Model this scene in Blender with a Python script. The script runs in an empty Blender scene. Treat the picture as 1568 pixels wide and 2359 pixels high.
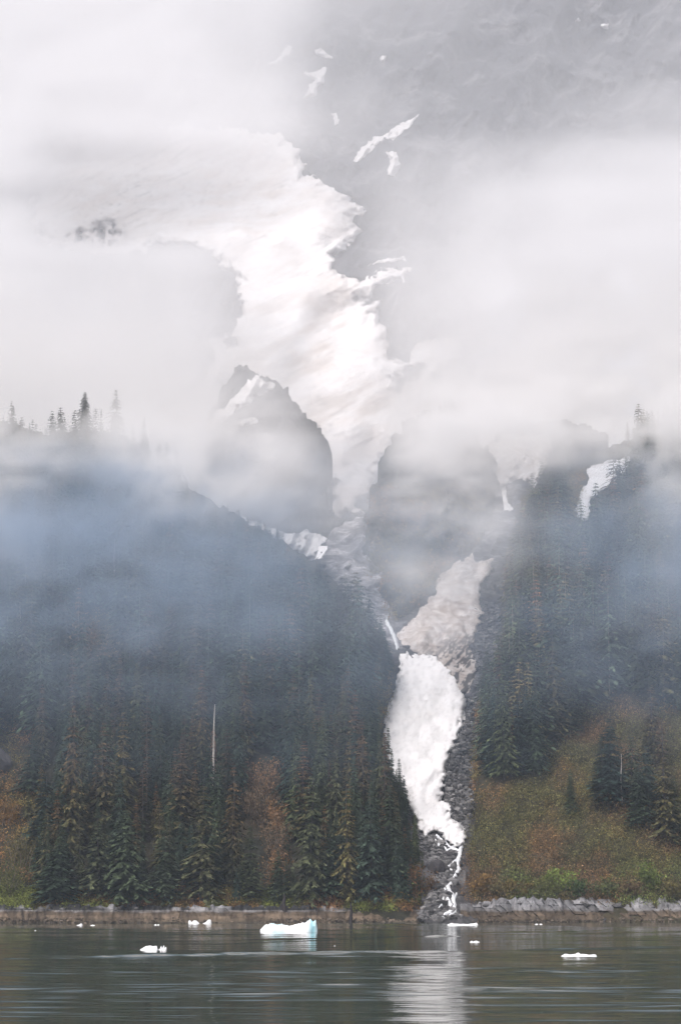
import bpy, math, random
import numpy as np
from mathutils import Vector
R = math.radians
random.seed(7); RNG = np.random.default_rng(7)
sc = bpy.context.scene
C = sc.collection

# ---------------------------------------------------------------- camera
PITCH = R(8.72); CAMZ = 10.0; FOC = 1179.0/math.tan(R(12)); CX, CY = 784.0, 1179.0
cd = bpy.data.cameras.new('camera'); cd.sensor_fit = 'VERTICAL'; cd.angle = R(24)
cd.clip_start = 1.0; cd.clip_end = 12000
cam = bpy.data.objects.new('camera', cd); C.objects.link(cam)
cam.location = (0, 0, CAMZ); cam.rotation_euler = (R(90)+PITCH, 0, 0)
sc.camera = cam

# ---------------------------------------------------------------- sky, sun, exposure
SUN_EL, SUN_AZ = R(52), R(215)      # azimuth clockwise from +Y
w = bpy.data.worlds.new('World'); sc.world = w; w.use_nodes = True
nt = w.node_tree; nt.nodes.clear()
sky = nt.nodes.new('ShaderNodeTexSky'); sky.sky_type = 'NISHITA'; sky.sun_disc = False
sky.sun_elevation = SUN_EL; sky.sun_rotation = SUN_AZ
sky.air_density = 1.2; sky.dust_density = 6.0; sky.ozone_density = 1.0
hs = nt.nodes.new('ShaderNodeHueSaturation'); hs.inputs['Saturation'].default_value = 0.05
bg = nt.nodes.new('ShaderNodeBackground'); bg.inputs['Strength'].default_value = 0.15
wo = nt.nodes.new('ShaderNodeOutputWorld')
nt.links.new(sky.outputs[0], hs.inputs['Color']); tw = nt.nodes.new('ShaderNodeMix'); tw.data_type = 'RGBA'; tw.blend_type = 'MULTIPLY'; tw.inputs[0].default_value = 1.0
tw.inputs[7].default_value = (1.0, .948, .958, 1)          # faintly rosy overcast
nt.links.new(hs.outputs[0], tw.inputs[6]); nt.links.new(tw.outputs[2], bg.inputs[0])
nt.links.new(bg.outputs[0], wo.inputs[0])
sd_ = bpy.data.lights.new('sun', 'SUN'); sd_.energy = 1.5; sd_.angle = R(20); sd_.color = (1.0, 0.95, 0.92)
sun = bpy.data.objects.new('sun', sd_); C.objects.link(sun)
sdir = Vector((math.sin(SUN_AZ)*math.cos(SUN_EL), math.cos(SUN_AZ)*math.cos(SUN_EL), math.sin(SUN_EL)))
sun.rotation_euler = sdir.to_track_quat('Z', 'Y').to_euler()
sc.view_settings.view_transform = 'Standard'; sc.view_settings.look = 'None'
sc.view_settings.exposure = 0.30; sc.view_settings.gamma = 1.0
cy = sc.cycles
cy.use_denoising = True; cy.volume_bounces = 4; cy.max_bounces = 8; cy.diffuse_bounces = 2
cy.transparent_max_bounces = 40; cy.glossy_bounces = 3; cy.transmission_bounces = 2
cy.sample_clamp_indirect = 4.0
cy.use_adaptive_sampling = True; cy.adaptive_threshold = 0.02

# ---------------------------------------------------------------- maths
def hash3(ix, iy, iz, seed):
    n = (ix.astype(np.int64)*374761393 + iy.astype(np.int64)*668265263 + iz.astype(np.int64)*2147483647 + seed*974711) & 0xffffffff
    n = ((n ^ (n >> 13))*1274126177) & 0xffffffff
    n = (n ^ (n >> 16)) & 0xffff
    return n/65535.0
def noise(x, y, z=0.0, seed=0):
    x = np.asarray(x, float); y = np.asarray(y, float); z = np.zeros_like(x)+z
    ix, iy, iz = np.floor(x), np.floor(y), np.floor(z)
    fx, fy, fz = x-ix, y-iy, z-iz
    fx = fx*fx*fx*(fx*(fx*6-15)+10); fy = fy*fy*fy*(fy*(fy*6-15)+10); fz = fz*fz*(3-2*fz)
    r = 0
    for a in (0, 1):
        for b in (0, 1):
            for c in (0, 1):
                wgt = (fx if a else 1-fx)*(fy if b else 1-fy)*(fz if c else 1-fz)
                r = r + wgt*hash3(ix+a, iy+b, iz+c, seed)
    return r*2-1
def fbm(x, y, z=0.0, seed=0, o=4, g=0.5):
    r = 0; a = 1; f = 1; t = 0
    for i in range(o):
        r = r + a*noise(x*f, y*f, z*f if not np.isscalar(z) or z else 0.0, seed+i*17); t += a; a *= g; f *= 2.03
    return r/t
def ridged(x, y, seed=0, o=4):
    r = 0; a = 1; f = 1; t = 0
    for i in range(o):
        r = r + a*(1-np.abs(noise(x*f, y*f, 0.0, seed+i*31))*2); t += a; a *= .55; f *= 2.1
    return r/t
def ray(px, py, Y):                 # the point at world distance Y seen at (px, py) of the survey sketch
    a = (np.asarray(px, float)-CX)/FOC; b = -(np.asarray(py, float)-CY)/FOC
    t = Y/(math.cos(PITCH)-b*math.sin(PITCH))
    return np.stack([t*a, np.zeros_like(t)+Y, CAMZ+t*(math.sin(PITCH)+b*math.cos(PITCH))], -1)
def water_at(px, py):
    b = -(py-CY)/FOC
    t = -CAMZ/(math.sin(PITCH)+b*math.cos(PITCH))
    return np.array([t*(px-CX)/FOC, t*(math.cos(PITCH)-b*math.sin(PITCH)), 0.0])
def sdist(px, py, poly):            # signed distance (+ inside) and nearest edge point
    P = np.array(poly, float); Q = np.roll(P, -1, 0)
    best = np.full(px.shape, 1e18); bx = px.copy(); by = py.copy(); ins = np.zeros(px.shape, bool)
    for (x0, y0), (x1, y1) in zip(P, Q):
        dx, dy = x1-x0, y1-y0
        t = np.clip(((px-x0)*dx+(py-y0)*dy)/(dx*dx+dy*dy+1e-9), 0, 1)
        cx, cy_ = x0+t*dx, y0+t*dy
        d = (px-cx)**2+(py-cy_)**2
        m = d < best
        best = np.where(m, d, best); bx = np.where(m, cx, bx); by = np.where(m, cy_, by)
        if y0 != y1:
            c = ((y0 > py) != (y1 > py)) & (px < (x1-x0)*(py-y0)/(y1-y0)+x0)
            ins ^= c
    d = np.sqrt(best)
    return np.where(ins, d, -d), bx, by

# ---------------------------------------------------------------- mesh helpers
def mesh(name, V, Fq=None, Ft=None, mats=(), smooth=True, col=None, midx=None, parent=None, link=True):
    V = np.asarray(V, np.float32)
    loops = []; starts = []; n = 0
    idx = []
    if Fq is not None and len(Fq):
        Fq = np.asarray(Fq, np.int32); idx.append(Fq.ravel()); starts.append(np.arange(len(Fq))*4); n = Fq.size
    if Ft is not None and len(Ft):
        Ft = np.asarray(Ft, np.int32); idx.append(Ft.ravel()); starts.append(np.arange(len(Ft))*3+n)
    idx = np.concatenate(idx).astype(np.int32); starts = np.concatenate(starts).astype(np.int32)
    me = bpy.data.meshes.new(name)
    me.vertices.add(len(V)); me.vertices.foreach_set('co', V.ravel())
    me.loops.add(len(idx)); me.loops.foreach_set('vertex_index', idx)
    me.polygons.add(len(starts)); me.polygons.foreach_set('loop_start', starts)
    if midx is not None: me.polygons.foreach_set('material_index', np.asarray(midx, np.int32))
    me.polygons.foreach_set('use_smooth', np.full(len(starts), smooth))
    for m in mats: me.materials.append(m)
    me.update(calc_edges=True)
    if col is not None:
        ca = me.color_attributes.new('tint', 'FLOAT_COLOR', 'POINT')
        c4 = np.ones((len(V), 4), np.float32); c4[:, :3] = col
        ca.data.foreach_set('color', c4.ravel())
    if not link: return me
    o = bpy.data.objects.new(name, me); C.objects.link(o)
    if parent is not None: o.parent = parent
    return o
def grid_faces(nr, nc, keep=None):
    i = np.arange(nr-1)[:, None]; j = np.arange(nc-1)[None, :]
    a = i*nc+j
    F = np.stack([a, a+nc, a+nc+1, a+1], -1).reshape(-1, 4)
    if keep is not None:
        k = keep.ravel(); F = F[k[F].all(1)]
    return F
def compact(V, F, *extra):
    used = np.unique(F); m = np.full(len(V), -1); m[used] = np.arange(len(used))
    return (V[used], m[F]) + tuple(e[used] for e in extra)
def outward(o):
    import bmesh
    bm = bmesh.new(); bm.from_mesh(o.data); bmesh.ops.recalc_face_normals(bm, faces=bm.faces[:])
    if bm.calc_volume(signed=True) < 0: bmesh.ops.reverse_faces(bm, faces=bm.faces[:])
    bm.to_mesh(o.data); bm.free(); return o
def tag(o, label=None, cat=None, group=None, kind=None):
    if label: o['label'] = label
    if cat: o['category'] = cat
    if group: o['group'] = group
    if kind: o['kind'] = kind
    return o
def empty(name, loc):
    o = bpy.data.objects.new(name, None); C.objects.link(o); o.location = loc; o.empty_display_size = 1
    return o

# ---------------------------------------------------------------- materials
def mat(name):
    m = bpy.data.materials.new(name); m.use_nodes = True
    N = m.node_tree.nodes; L = m.node_tree.links
    return m, N, L, N['Principled BSDF']
def ramp(N, stops, interp='LINEAR'):
    r = N.new('ShaderNodeValToRGB'); r.color_ramp.interpolation = interp
    e = r.color_ramp.elements
    while len(e) < len(stops): e.new(0.5)
    for k, (p, c) in enumerate(stops): e[k].position = p; e[k].color = (*c, 1)
    return r
def ntex(N, L, scale, detail=6, rough=.55, dist=0.0, vec=None):
    t = N.new('ShaderNodeTexNoise'); t.inputs['Scale'].default_value = scale
    t.inputs['Detail'].default_value = detail; t.inputs['Roughness'].default_value = rough
    t.inputs['Distortion'].default_value = dist
    if vec is None:
        g = N.new('ShaderNodeNewGeometry'); vec = g.outputs['Position']
    L.new(vec, t.inputs['Vector']); return t
def mapping(N, L, scale, rot=(0, 0, 0)):
    g = N.new('ShaderNodeNewGeometry'); m = N.new('ShaderNodeMapping')
    m.inputs['Scale'].default_value = scale; m.inputs['Rotation'].default_value = rot
    L.new(g.outputs['Position'], m.inputs['Vector']); return m.outputs[0]
def bump(N, L, h, dist, strength=1.0, nrm=None):
    b = N.new('ShaderNodeBump'); b.inputs['Distance'].default_value = dist; b.inputs['Strength'].default_value = strength
    L.new(h, b.inputs['Height'])
    if nrm is not None: L.new(nrm, b.inputs['Normal'])
    return b.outputs[0]
def mixc(N, L, f, a, b, mode='MIX'):
    m = N.new('ShaderNodeMix'); m.data_type = 'RGBA'; m.blend_type = mode
    for s, v in ((0, f), (6, a), (7, b)):
        if isinstance(v, (tuple, float, int)):
            m.inputs[s].default_value = (*v, 1) if isinstance(v, tuple) else v
        else: L.new(v, m.inputs[s])
    return m.outputs[2]

def rock_material(name, c0, c1, c2, scale=.05, stretch=(1, 1, 1), rot=(0, 0, 0), bd=1.5, tint=False):
    m, N, L, B = mat(name)
    v = mapping(N, L, stretch, rot)
    n1 = ntex(N, L, scale, 10, .62, .6, v); r = ramp(N, [(.3, c0), (.5, c1), (.72, c2)])
    L.new(n1.outputs[0], r.inputs[0])
    n2 = ntex(N, L, scale*6, 8, .65, .2, v); r2 = ramp(N, [(.3, (.55, .55, .56)), (.7, (1.25, 1.22, 1.2))])
    L.new(n2.outputs[0], r2.inputs[0])
    c = mixc(N, L, 1.0, r.outputs[0], r2.outputs[0], 'MULTIPLY')
    if tint:
        a = N.new('ShaderNodeVertexColor'); a.layer_name = 'tint'
        c = mixc(N, L, 1.0, c, a.outputs[0], 'MULTIPLY')
    L.new(c, B.inputs['Base Color']); B.inputs['Roughness'].default_value = .85
    B.inputs['Specular IOR Level'].default_value = .25
    L.new(bump(N, L, n2.outputs[0], bd, .9, bump(N, L, n1.outputs[0], bd*5, .8)), B.inputs['Normal'])
    return m
M_ground = rock_material('slope_ground', (.012, .014, .010), (.035, .034, .020), (.07, .05, .03), .06, bd=.6)
M_brushground = rock_material('brushy_ground', (.03, .032, .016), (.06, .052, .028), (.09, .065, .036), .09, bd=.5)
M_gully = rock_material('gully_rock', (.035, .035, .04), (.15, .15, .155), (.46, .46, .47), .13, (1, 1, 1.4), bd=1.2, tint=True)
M_far = rock_material('far_rock', (.025, .028, .038), (.085, .09, .105), (.34, .34, .35), .028, (1, .6, 1), (0, R(25), 0), bd=5)
M_peak = rock_material('peak_rock', (.02, .024, .03), (.06, .065, .07), (.2, .2, .2), .06, bd=4)
M_spur = rock_material('spur_ground', (.015, .02, .018), (.045, .05, .038), (.20, .19, .17), .09, bd=2.5)
M_stone = rock_material('boulder_stone', (.06, .06, .062), (.15, .15, .15), (.28, .275, .27), .35, bd=.15, tint=True)
M_darkstone = rock_material('dark_boulder_stone', (.03, .03, .035), (.07, .065, .068), (.12, .11, .11), .3, bd=.2)

M_tidestone = rock_material('tide_stone', (.05, .042, .03), (.12, .095, .07), (.22, .19, .16), .4, bd=.1, tint=True)
def snow_material(name, dirt=0.0, scale=.05, dcol=(.42, .36, .30), warm=(.86, .84, .82), bumpd=.6, stretch=(1, 1, 1), lo=.45, rot=(0, 0, 0)):
    m, N, L, B = mat(name)
    v = mapping(N, L, stretch, rot)
    n1 = ntex(N, L, scale, 9, .62, .8, v); r = ramp(N, [(lo, (0, 0, 0)), (lo+.3, (1, 1, 1))])
    L.new(n1.outputs[0], r.inputs[0])
    mm = N.new('ShaderNodeMath'); mm.operation = 'MULTIPLY'; mm.inputs[1].default_value = dirt
    L.new(r.outputs[0], mm.inputs[0])
    c = mixc(N, L, mm.outputs[0], (.87, .865, .865), dcol)
    n2 = ntex(N, L, scale*7, 8, .6, .3, v)
    n3 = ntex(N, L, scale*2.2, 5, .5, 0.0)
    r3 = ramp(N, [(.4, (1, 1, 1)), (.75, warm)])
    L.new(n3.outputs[0], r3.inputs[0])
    c = mixc(N, L, 1.0, c, r3.outputs[0], 'MULTIPLY')
    a = N.new('ShaderNodeVertexColor'); a.layer_name = 'tint'
    c = mixc(N, L, 1.0, c, a.outputs[0], 'MULTIPLY')
    L.new(c, B.inputs['Base Color']); B.inputs['Roughness'].default_value = .7
    B.inputs['Specular IOR Level'].default_value = .2
    L.new(bump(N, L, n2.outputs[0], bumpd, .6, bump(N, L, n1.outputs[0], bumpd*4, .6)), B.inputs['Normal'])
    return m
M_snow = snow_material('clean_snow', .12, .12, (.7, .66, .62), bumpd=.04, warm=(.95, .94, .93))
M_dirtysnow = snow_material('dirty_snow', .8, .14, (.30, .25, .215), warm=(.68, .61, .56), bumpd=.22, stretch=(1.6, .5, .9), lo=.40, rot=(0, R(-35), 0))
M_glacier = snow_material('glacier_ice', .5, .018, (.60, .55, .50), warm=(.93, .89, .86), bumpd=1.3, stretch=(1, .35, 2.0), lo=.42, rot=(0, R(28), 0))
M_farsnow = snow_material('far_snow', .1, .05, (.7, .66, .62))

def foliage_material(name, strength=1.0):
    m, N, L, B = mat(name)
    a = N.new('ShaderNodeVertexColor'); a.layer_name = 'tint'
    oi = N.new('ShaderNodeObjectInfo')
    r = ramp(N, [(0, (.62, .70, .72)), (.35, (.95, 1.0, .95)), (.7, (1.2, 1.12, .95)), (1, (1.5, 1.3, .95))])
    L.new(oi.outputs['Random'], r.inputs[0])
    c = mixc(N, L, 1.0, a.outputs[0], r.outputs[0], 'MULTIPLY')
    n = ntex(N, L, .8, 3); r2 = ramp(N, [(.35, (.6, .6, .6)), (.65, (1.4, 1.4, 1.4))]); L.new(n.outputs[0], r2.inputs[0])
    c = mixc(N, L, 1.0, c, r2.outputs[0], 'MULTIPLY')
    L.new(c, B.inputs['Base Color']); B.inputs['Roughness'].default_value = .8
    B.inputs['Specular IOR Level'].default_value = .12
    return m
M_leaf = foliage_material('needle_foliage')
def plain(name, c, rough=.8, spec=.2, nscale=2.0, var=.35):
    m, N, L, B = mat(name)
    n = ntex(N, L, nscale, 5); r = ramp(N, [(.3, tuple(x*(1-var) for x in c)), (.7, tuple(x*(1+var) for x in c))])
    L.new(n.outputs[0], r.inputs[0]); L.new(r.outputs[0], B.inputs['Base Color'])
    B.inputs['Roughness'].default_value = rough; B.inputs['Specular IOR Level'].default_value = spec
    L.new(bump(N, L, n.outputs[0], .05, .5), B.inputs['Normal'])
    return m
M_bark = plain('bark', (.11, .10, .09)); M_deadwood = plain('bleached_wood', (.50, .46, .42)); M_darkwood = plain('dark_wood', (.035, .03, .03))
M_foam = plain('white_water', (.8, .82, .84), .4, .4, .7, .12)

# ---------------------------------------------------------------- terrain layers
PYS = [-300, 300, 700, 1000, 1300, 1600, 2085, 2130, 2200]
YS  = [1750, 1400, 1150, 960, 810, 700, 606, 598, 592]
def Y0(py): return np.interp(py, PYS, YS)
def shoreY(px): return 597+15*np.clip((px-700)/700, 0, 1)
SHIFT = lambda px, py: 12*np.clip((px-1000)/200, 0, 1)*np.clip((py-1500)/500, 0, 1)

LAYERS = {}
def layer(name, poly, Yf, x0, x1, y0, y1, step, m, edge=8, edges=.04, back=6.0, colf=None, matname=None):
    nx = int((x1-x0)/step)+1; ny = int((y1-y0)/step)+1
    px, py = np.meshgrid(np.linspace(x0, x1, nx), np.linspace(y1, y0, ny))
    if poly is not None:
        sd, bx, by = sdist(px, py, poly)
        sd = sd+edge*fbm(px*edges, py*edges, 0, 5, 4)
        ix = np.where(sd > 0, px, bx); iy = np.where(sd > 0, py, by)
        Y = Yf(ix, iy, np.maximum(sd, 0))
        out = np.maximum(-sd, 0)
        P = ray(ix, iy, Y+out*back); P[..., 2] -= out*back*.6
        keep = sd > -4*step
    else:
        Y = Yf(px, py, np.full(px.shape, 999.0)); P = ray(px, py, Y); keep = np.ones(px.shape, bool)
    V = P.reshape(-1, 3); F = grid_faces(ny, nx, keep)
    col = colf(px, py).reshape(-1, 3) if colf is not None else None
    if col is not None: V, F, col = compact(V, F, col)
    else: V, F = compact(V, F)
    o = mesh(name, V, F, mats=[m], col=col); tag(o, kind='structure')
    def inside(qx, qy):
        if poly is None: return np.full(np.shape(qx), 999.0)
        return sdist(np.asarray(qx, float), np.asarray(qy, float), poly)[0]
    def at(qx, qy):
        s = inside(qx, qy)
        return ray(qx, qy, Yf(np.asarray(qx, float), np.asarray(qy, float), np.maximum(s, 0)))
    LAYERS[name] = (at, inside)
    return o

polyA = [(-400, 2180), (-400, 900), (-120, 930), (0, 965), (110, 1000), (200, 985), (290, 1000), (340, 1055), (460, 1135), (560, 1192), (650, 1245),
         (720, 1288), (762, 1322), (800, 1372), (850, 1428), (888, 1480), (908, 1520), (914, 1560), (895, 1610), (884, 1660), (884, 1720),
         (888, 1765), (905, 1790), (925, 1815), (948, 1860), (968, 1905), (956, 1940), (985, 1985), (998, 2040), (1000, 2110), (1000, 2180)]
def YA(px, py, sd):
    return (Y0(py)+22*np.exp(-sd/26)*np.clip((py-900)/400, .4, 1)+9*fbm(px*.008, py*.008, 0, 11, 3)*np.clip((2100-py)/300, 0, 1)
            +3*fbm(px*.03, py*.03, 0, 12, 3)*np.clip((2100-py)/200, 0, 1))
layer('left_hillside', polyA, YA, -400, 1020, 890, 2140, 8, M_ground)

polyB = [(1900, 2180), (1070, 2180), (1064, 2060), (1066, 2000), (1072, 1955), (1084, 1890), (1088, 1830), (1084, 1760), (1090, 1700), (1098, 1640),
         (1112, 1580), (1145, 1500), (1162, 1450), (1150, 1400), (1158, 1340), (1178, 1280), (1192, 1210), (1200, 1150), (1240, 1115),
         (1275, 1075), (1380, 1035), (1470, 1000), (1568, 950), (1700, 900), (1900, 880)]
def YB(px, py, sd):
    hump = -10*np.exp(-((px-1420)/190)**2-((py-1820)/170)**2)*np.clip((2085-py)/120, 0, 1)
    return (Y0(py)+SHIFT(px, py)*1.0+20*np.exp(-sd/24)*np.clip((2150-py)/260, 0, 1)+hump+10*fbm(px*.007, py*.007, 0, 21, 3)*np.clip((2080-py)/300, 0, 1)
            +3*fbm(px*.03, py*.03, 0, 22, 3)*np.clip((2080-py)/200, 0, 1))
layer('right_hillside', polyB, YB, 1050, 1900, 870, 2140, 8, M_brushground)

polyC = [(985, 2180), (975, 2080), (930, 1950), (860, 1900), (840, 1700), (640, 1330), (715, 1300), (745, 1262), (752, 1232), (790, 1196), (872, 1180), (950, 1140), (1080, 1110), (1125, 1060), (1140, 990),
         (1300, 960), (1400, 1000), (1400, 2180)]
def YC(px, py, sd):
    off = np.interp(py, [1000, 1400, 1700, 1950, 2050, 2120], [60, 40, 22, 9, 4, 0])
    r = np.interp(py, [1300, 2000, 2120], [9, 2.2, .6])
    f = ridged(px*.012+py*.006, py*.012-px*.004, 33, 5)
    g = fbm(px*.06, py*.06, 0, 34, 4)
    return Y0(py)+SHIFT(px, py)+off-r*f+r*.35*g+12*np.exp(-sd/20)*(py < 1330)
def colC(px, py):
    # bare pale slabs in the stream beds, dark stained walls beside them
    d = np.ones(px.shape)*.55
    def band(pts, wid, v):
        nonlocal d
        P = np.array(pts, float); Q, T = P[:-1], P[1:]
        best = np.full(px.shape, 1e9)
        for (a, b), (c, e) in zip(Q, T):
            dx, dy = c-a, e-b; t = np.clip(((px-a)*dx+(py-b)*dy)/(dx*dx+dy*dy), 0, 1)
            best = np.minimum(best, np.hypot(px-a-t*dx, py-b-t*dy))
        k = np.clip(1.4-best/wid, 0, 1); d = d*(1-k)+v*k
    band([(790, 1200), (815, 1300), (865, 1385), (900, 1450)], 52, 2.1)
    band([(1160, 1130), (1150, 1200), (1110, 1290)], 38, 1.4)
    band([(1150, 1420), (1120, 1480), (1085, 1560)], 40, .8)
    band([(1110, 1620), (1075, 1720), (1050, 1830), (1060, 1900)], 45, .62)
    band([(980, 1920), (1040, 1990), (1035, 2050)], 60, .8)
    d = d*(1+.25*fbm(px*.05, py*.05, 0, 77, 3))
    return np.stack([d, d*.99, d*1.0], -1)
layer('gully', polyC, YC, 640, 1400, 960, 2150, 5, M_gully, edge=10, colf=colC)

polyD = [(900, 1442), (880, 1388), (860, 1325), (846, 1250), (840, 1180), (856, 1110), (884, 1046), (930, 985), (985, 938), (1040, 915), (1090, 960), (1118, 1040),
         (1138, 1100), (1138, 1170), (1100, 1255), (1050, 1300), (1010, 1345), (975, 1390), (925, 1432)]
def YD(px, py, sd):
    return Y0(py)+18+30*np.exp(-sd/45)-14*fbm(px*.012, py*.012, 0, 41, 4)-8*ridged(px*.03, py*.02, 42, 4)
layer('middle_spur', polyD, YD, 800, 1180, 880, 1480, 5, M_spur, edge=30, edges=.03)

polyF = [(250, 1340), (300, 1100), (400, 1020), (470, 985), (500, 920), (525, 870), (556, 836), (600, 860), (634, 876), (642, 880), (668, 900), (678, 930),
         (705, 955), (735, 988), (766, 1018), (748, 1058), (736, 1100), (764, 1180), (778, 1235), (800, 1345)]
def YF(px, py, sd):
    return np.interp(py, [800, 1000, 1340], [1230, 1120, 1010])+30*np.exp(-sd/40)-24*ridged(px*.012+py*.006, py*.009, 51, 5)-8*fbm(px*.05, py*.05, 0, 52, 4)
layer('rocky_peak', polyF, YF, 240, 840, 800, 1360, 5, M_peak, edge=16, edges=.07)

glac = [(560, 300), (640, 310), (690, 340), (702, 400), (760, 428), (800, 450), (842, 485), (808, 500), (826, 520), (805, 560), (768, 592), (775, 628), (850, 640),
        (893, 616), (942, 622), (930, 642), (870, 665), (834, 686), (882, 692), (868, 722), (886, 762), (893, 824), (935, 835), (962, 792), (1010, 778), (1065, 790),
        (1050, 832), (1000, 870), (1040, 905), (985, 950), (935, 985), (905, 1020), (880, 1060), (865, 1105), (850, 1130), (828, 1150), (832, 1180), (792, 1190), (772, 1207),
        (762, 1170), (765, 1110), (735, 1100), (745, 1060), (740, 1010), (690, 980), (640, 930), (600, 900), (556, 860), (510, 880), (480, 905), (472, 875), (500, 822),
        (482, 792), (530, 772), (556, 722), (548, 650), (500, 602), (450, 572), (380, 562), (330, 582), (285, 572), (230, 592), (170, 572), (110, 560), (82, 512),
        (74, 462), (34, 428), (50, 370), (150, 320), (300, 290), (420, 290)]
def YE(px, py, sd, recess=True):
    base = np.interp(py, [-400, 0, 500, 900, 1200, 1500], [2600, 2200, 1800, 1480, 1280, 1140])
    r1 = ridged(px*.0042+py*.0022, py*.0036-px*.001, 61, 6)
    r2 = ridged(px*.018+py*.012, py*.010, 62, 5)
    out = base-85*r1-24*r2-9*fbm(px*.06, py*.06, 0, 63, 4)+60*np.clip((px-784)/784, -1, 1)**2
    if recess: out = out+45*np.clip(sdist(np.asarray(px, float), np.asarray(py, float), glac)[0]/22, 0, 1)     # the bed the glacier lies in
    return out
layer('far_mountain', None, YE, -500, 2100, -300, 1450, 6.5, M_far)

# seabed and water
def sheet(name, x0, x1, y0, y1, z, m, n=2):
    V = [(x0, y0, z), (x1, y0, z), (x1, y1, z), (x0, y1, z)]
    o = mesh(name, V, [[0, 1, 2, 3]], mats=[m]); return tag(o, kind='structure')
sheet('seabed', -2600, 2600, -600, 3200, -6, M_darkstone)

m_w, N, L, B = mat('sea_water')
B.inputs['Base Color'].default_value = (.052, .064, .046, 1); B.inputs['Roughness'].default_value = .03
B.inputs['IOR'].default_value = 1.33
v2 = mapping(N, L, (.5, 1.6, 1), (0, 0, R(-4))); n2 = ntex(N, L, 1, 5, .6, .4, v2)
L.new(bump(N, L, n2.outputs[0], .006, 1.0), B.inputs['Normal'])
def axis(a, b, step, far_lo, far_hi):
    mid = np.arange(a, b+step*.5, step); lo = []; x = a; d = step
    while x > far_lo: d *= 1.35; x -= d; lo.append(max(x, far_lo))
    hi = []; x = b; d = step
    while x < far_hi: d *= 1.35; x += d; hi.append(min(x, far_hi))
    return np.concatenate([lo[::-1], mid, hi])
ys = [150.0]
while ys[-1] < 625: ys.append(ys[-1]+.22+.30*(ys[-1]-150)/475)
xs_w = axis(-115, 115, 1.25, -2600, 2600)
dl = []; x = 150.0; d = .6
while x > -600: d *= 1.35; x -= d; dl.append(max(x, -600))
dh = []; x = ys[-1]; d = .6
while x < 900: d *= 1.35; x += d; dh.append(min(x, 900))
ys_w = np.concatenate([dl[::-1], ys, dh])
WX, WY = np.meshgrid(xs_w, ys_w)
fade = np.clip((120-np.abs(WX))/20, 0, 1)*np.clip((WY-150)/15, 0, 1)*np.clip((630-WY)/10, 0, 1)
calm = np.clip(.75+1.6*fbm(WX*.010+3, WY*.030+WX*.002, 0, 141, 4), .18, 1.9)
warp = fbm(WX*.02, WY*.02, 0, 142, 2)*3
WZ = 1.65*(.075*fbm(WX*.06, (WY+warp)*.22, 0, 143, 3)+.030*fbm(WX*.16, (WY+warp)*.62+WX*.05, 0, 144, 2)+.12*fbm(WX*.014, WY*.045, 0, 145, 3))*calm
for (pa, ya, pb, yb, wd, amp) in [(0, 2174, 1568, 2146, 1.6, .17), (0, 2209, 1568, 2182, 1.2, .26), (1000, 2156, 1568, 2136, 1.6, .12),
        (780, 2256, 1568, 2228, .8, .05), (1100, 2320, 1568, 2316, .6, .04), (500, 2162, 1000, 2150, 1.4, .05)]:
    A_, B_ = water_at(pa, ya), water_at(pb, yb)
    sl = (B_[1]-A_[1])/(B_[0]-A_[0]); ic = A_[1]-sl*A_[0]
    d = WY-(sl*WX+ic)+2.2*fbm(WX*.03, WY*0, 0, 146, 3)
    WZ = WZ+amp*np.exp(-(d/wd)**2)*np.clip(.7+1.5*fbm(WX*.08, WY*.01, 0, 147, 3), .1, 1.5)
WZ = WZ*fade
tag(mesh('water', np.stack([WX, WY, WZ], -1).reshape(-1, 3), grid_faces(*WX.shape), mats=[m_w]), kind='structure')

# rocky shoreline ledge
m_s, N, L, B = mat('tidal_rock')
g = N.new('ShaderNodeNewGeometry'); sep = N.new('ShaderNodeSeparateXYZ'); L.new(g.outputs['Position'], sep.inputs[0])
nz = ntex(N, L, .25, 6, .6); vz = mapping(N, L, (.9, .3, .3)); nv = ntex(N, L, 1.0, 8, .7, .2, vz)
def Mx(op, a, b):
    m = N.new('ShaderNodeMath'); m.operation = op
    for k, v in enumerate((a, b)):
        if isinstance(v, (int, float)): m.inputs[k].default_value = v
        else: L.new(v, m.inputs[k])
    return m.outputs[0]
zz = Mx('DIVIDE', Mx('ADD', sep.outputs['Z'], Mx('MULTIPLY', Mx('SUBTRACT', nz.outputs[0], .5), 1.6)), 5.0)
r = ramp(N, [(0.0, (.05, .045, .038)), (.08, (.12, .095, .066)), (.30, (.165, .125, .088)), (.50, (.11, .085, .062)), (.58, (.23, .225, .225)), (.8, (.30, .30, .31))])
L.new(zz, r.inputs[0])
r2 = ramp(N, [(.32, (.35, .33, .32)), (.5, (.95, .95, .95)), (.75, (1.25, 1.2, 1.15))]); L.new(nv.outputs[0], r2.inputs[0])
c = mixc(N, L, 1.0, r.outputs[0], r2.outputs[0], 'MULTIPLY')
a = N.new('ShaderNodeVertexColor'); a.layer_name = 'tint'; c = mixc(N, L, 1.0, c, a.outputs[0], 'MULTIPLY')
L.new(c, B.inputs['Base Color']); B.inputs['Roughness'].default_value = .8; B.inputs['Specular IOR Level'].default_value = .2
L.new(bump(N, L, nv.outputs[0], .5, .8), B.inputs['Normal'])
xs = np.arange(-115, 130, .28); ts = np.linspace(0, 1, 34)
X, T = np.meshgrid(xs, ts)
PX = X*FOC/600+CX
top = np.where(PX < 1000, 4.0, 4.6)+.5*fbm(X*.06, T*0, 0, 71, 3)+np.clip((PX-1060)/120, 0, 1)*1.4+.6*noise(X*.33, T*0, 0, 78)*np.clip((PX-1000)/80, .3, 1)+.5*noise(X*1.3, T*0, 0, 80)
gap = np.exp(-((PX-1032)/26)**2)
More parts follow.
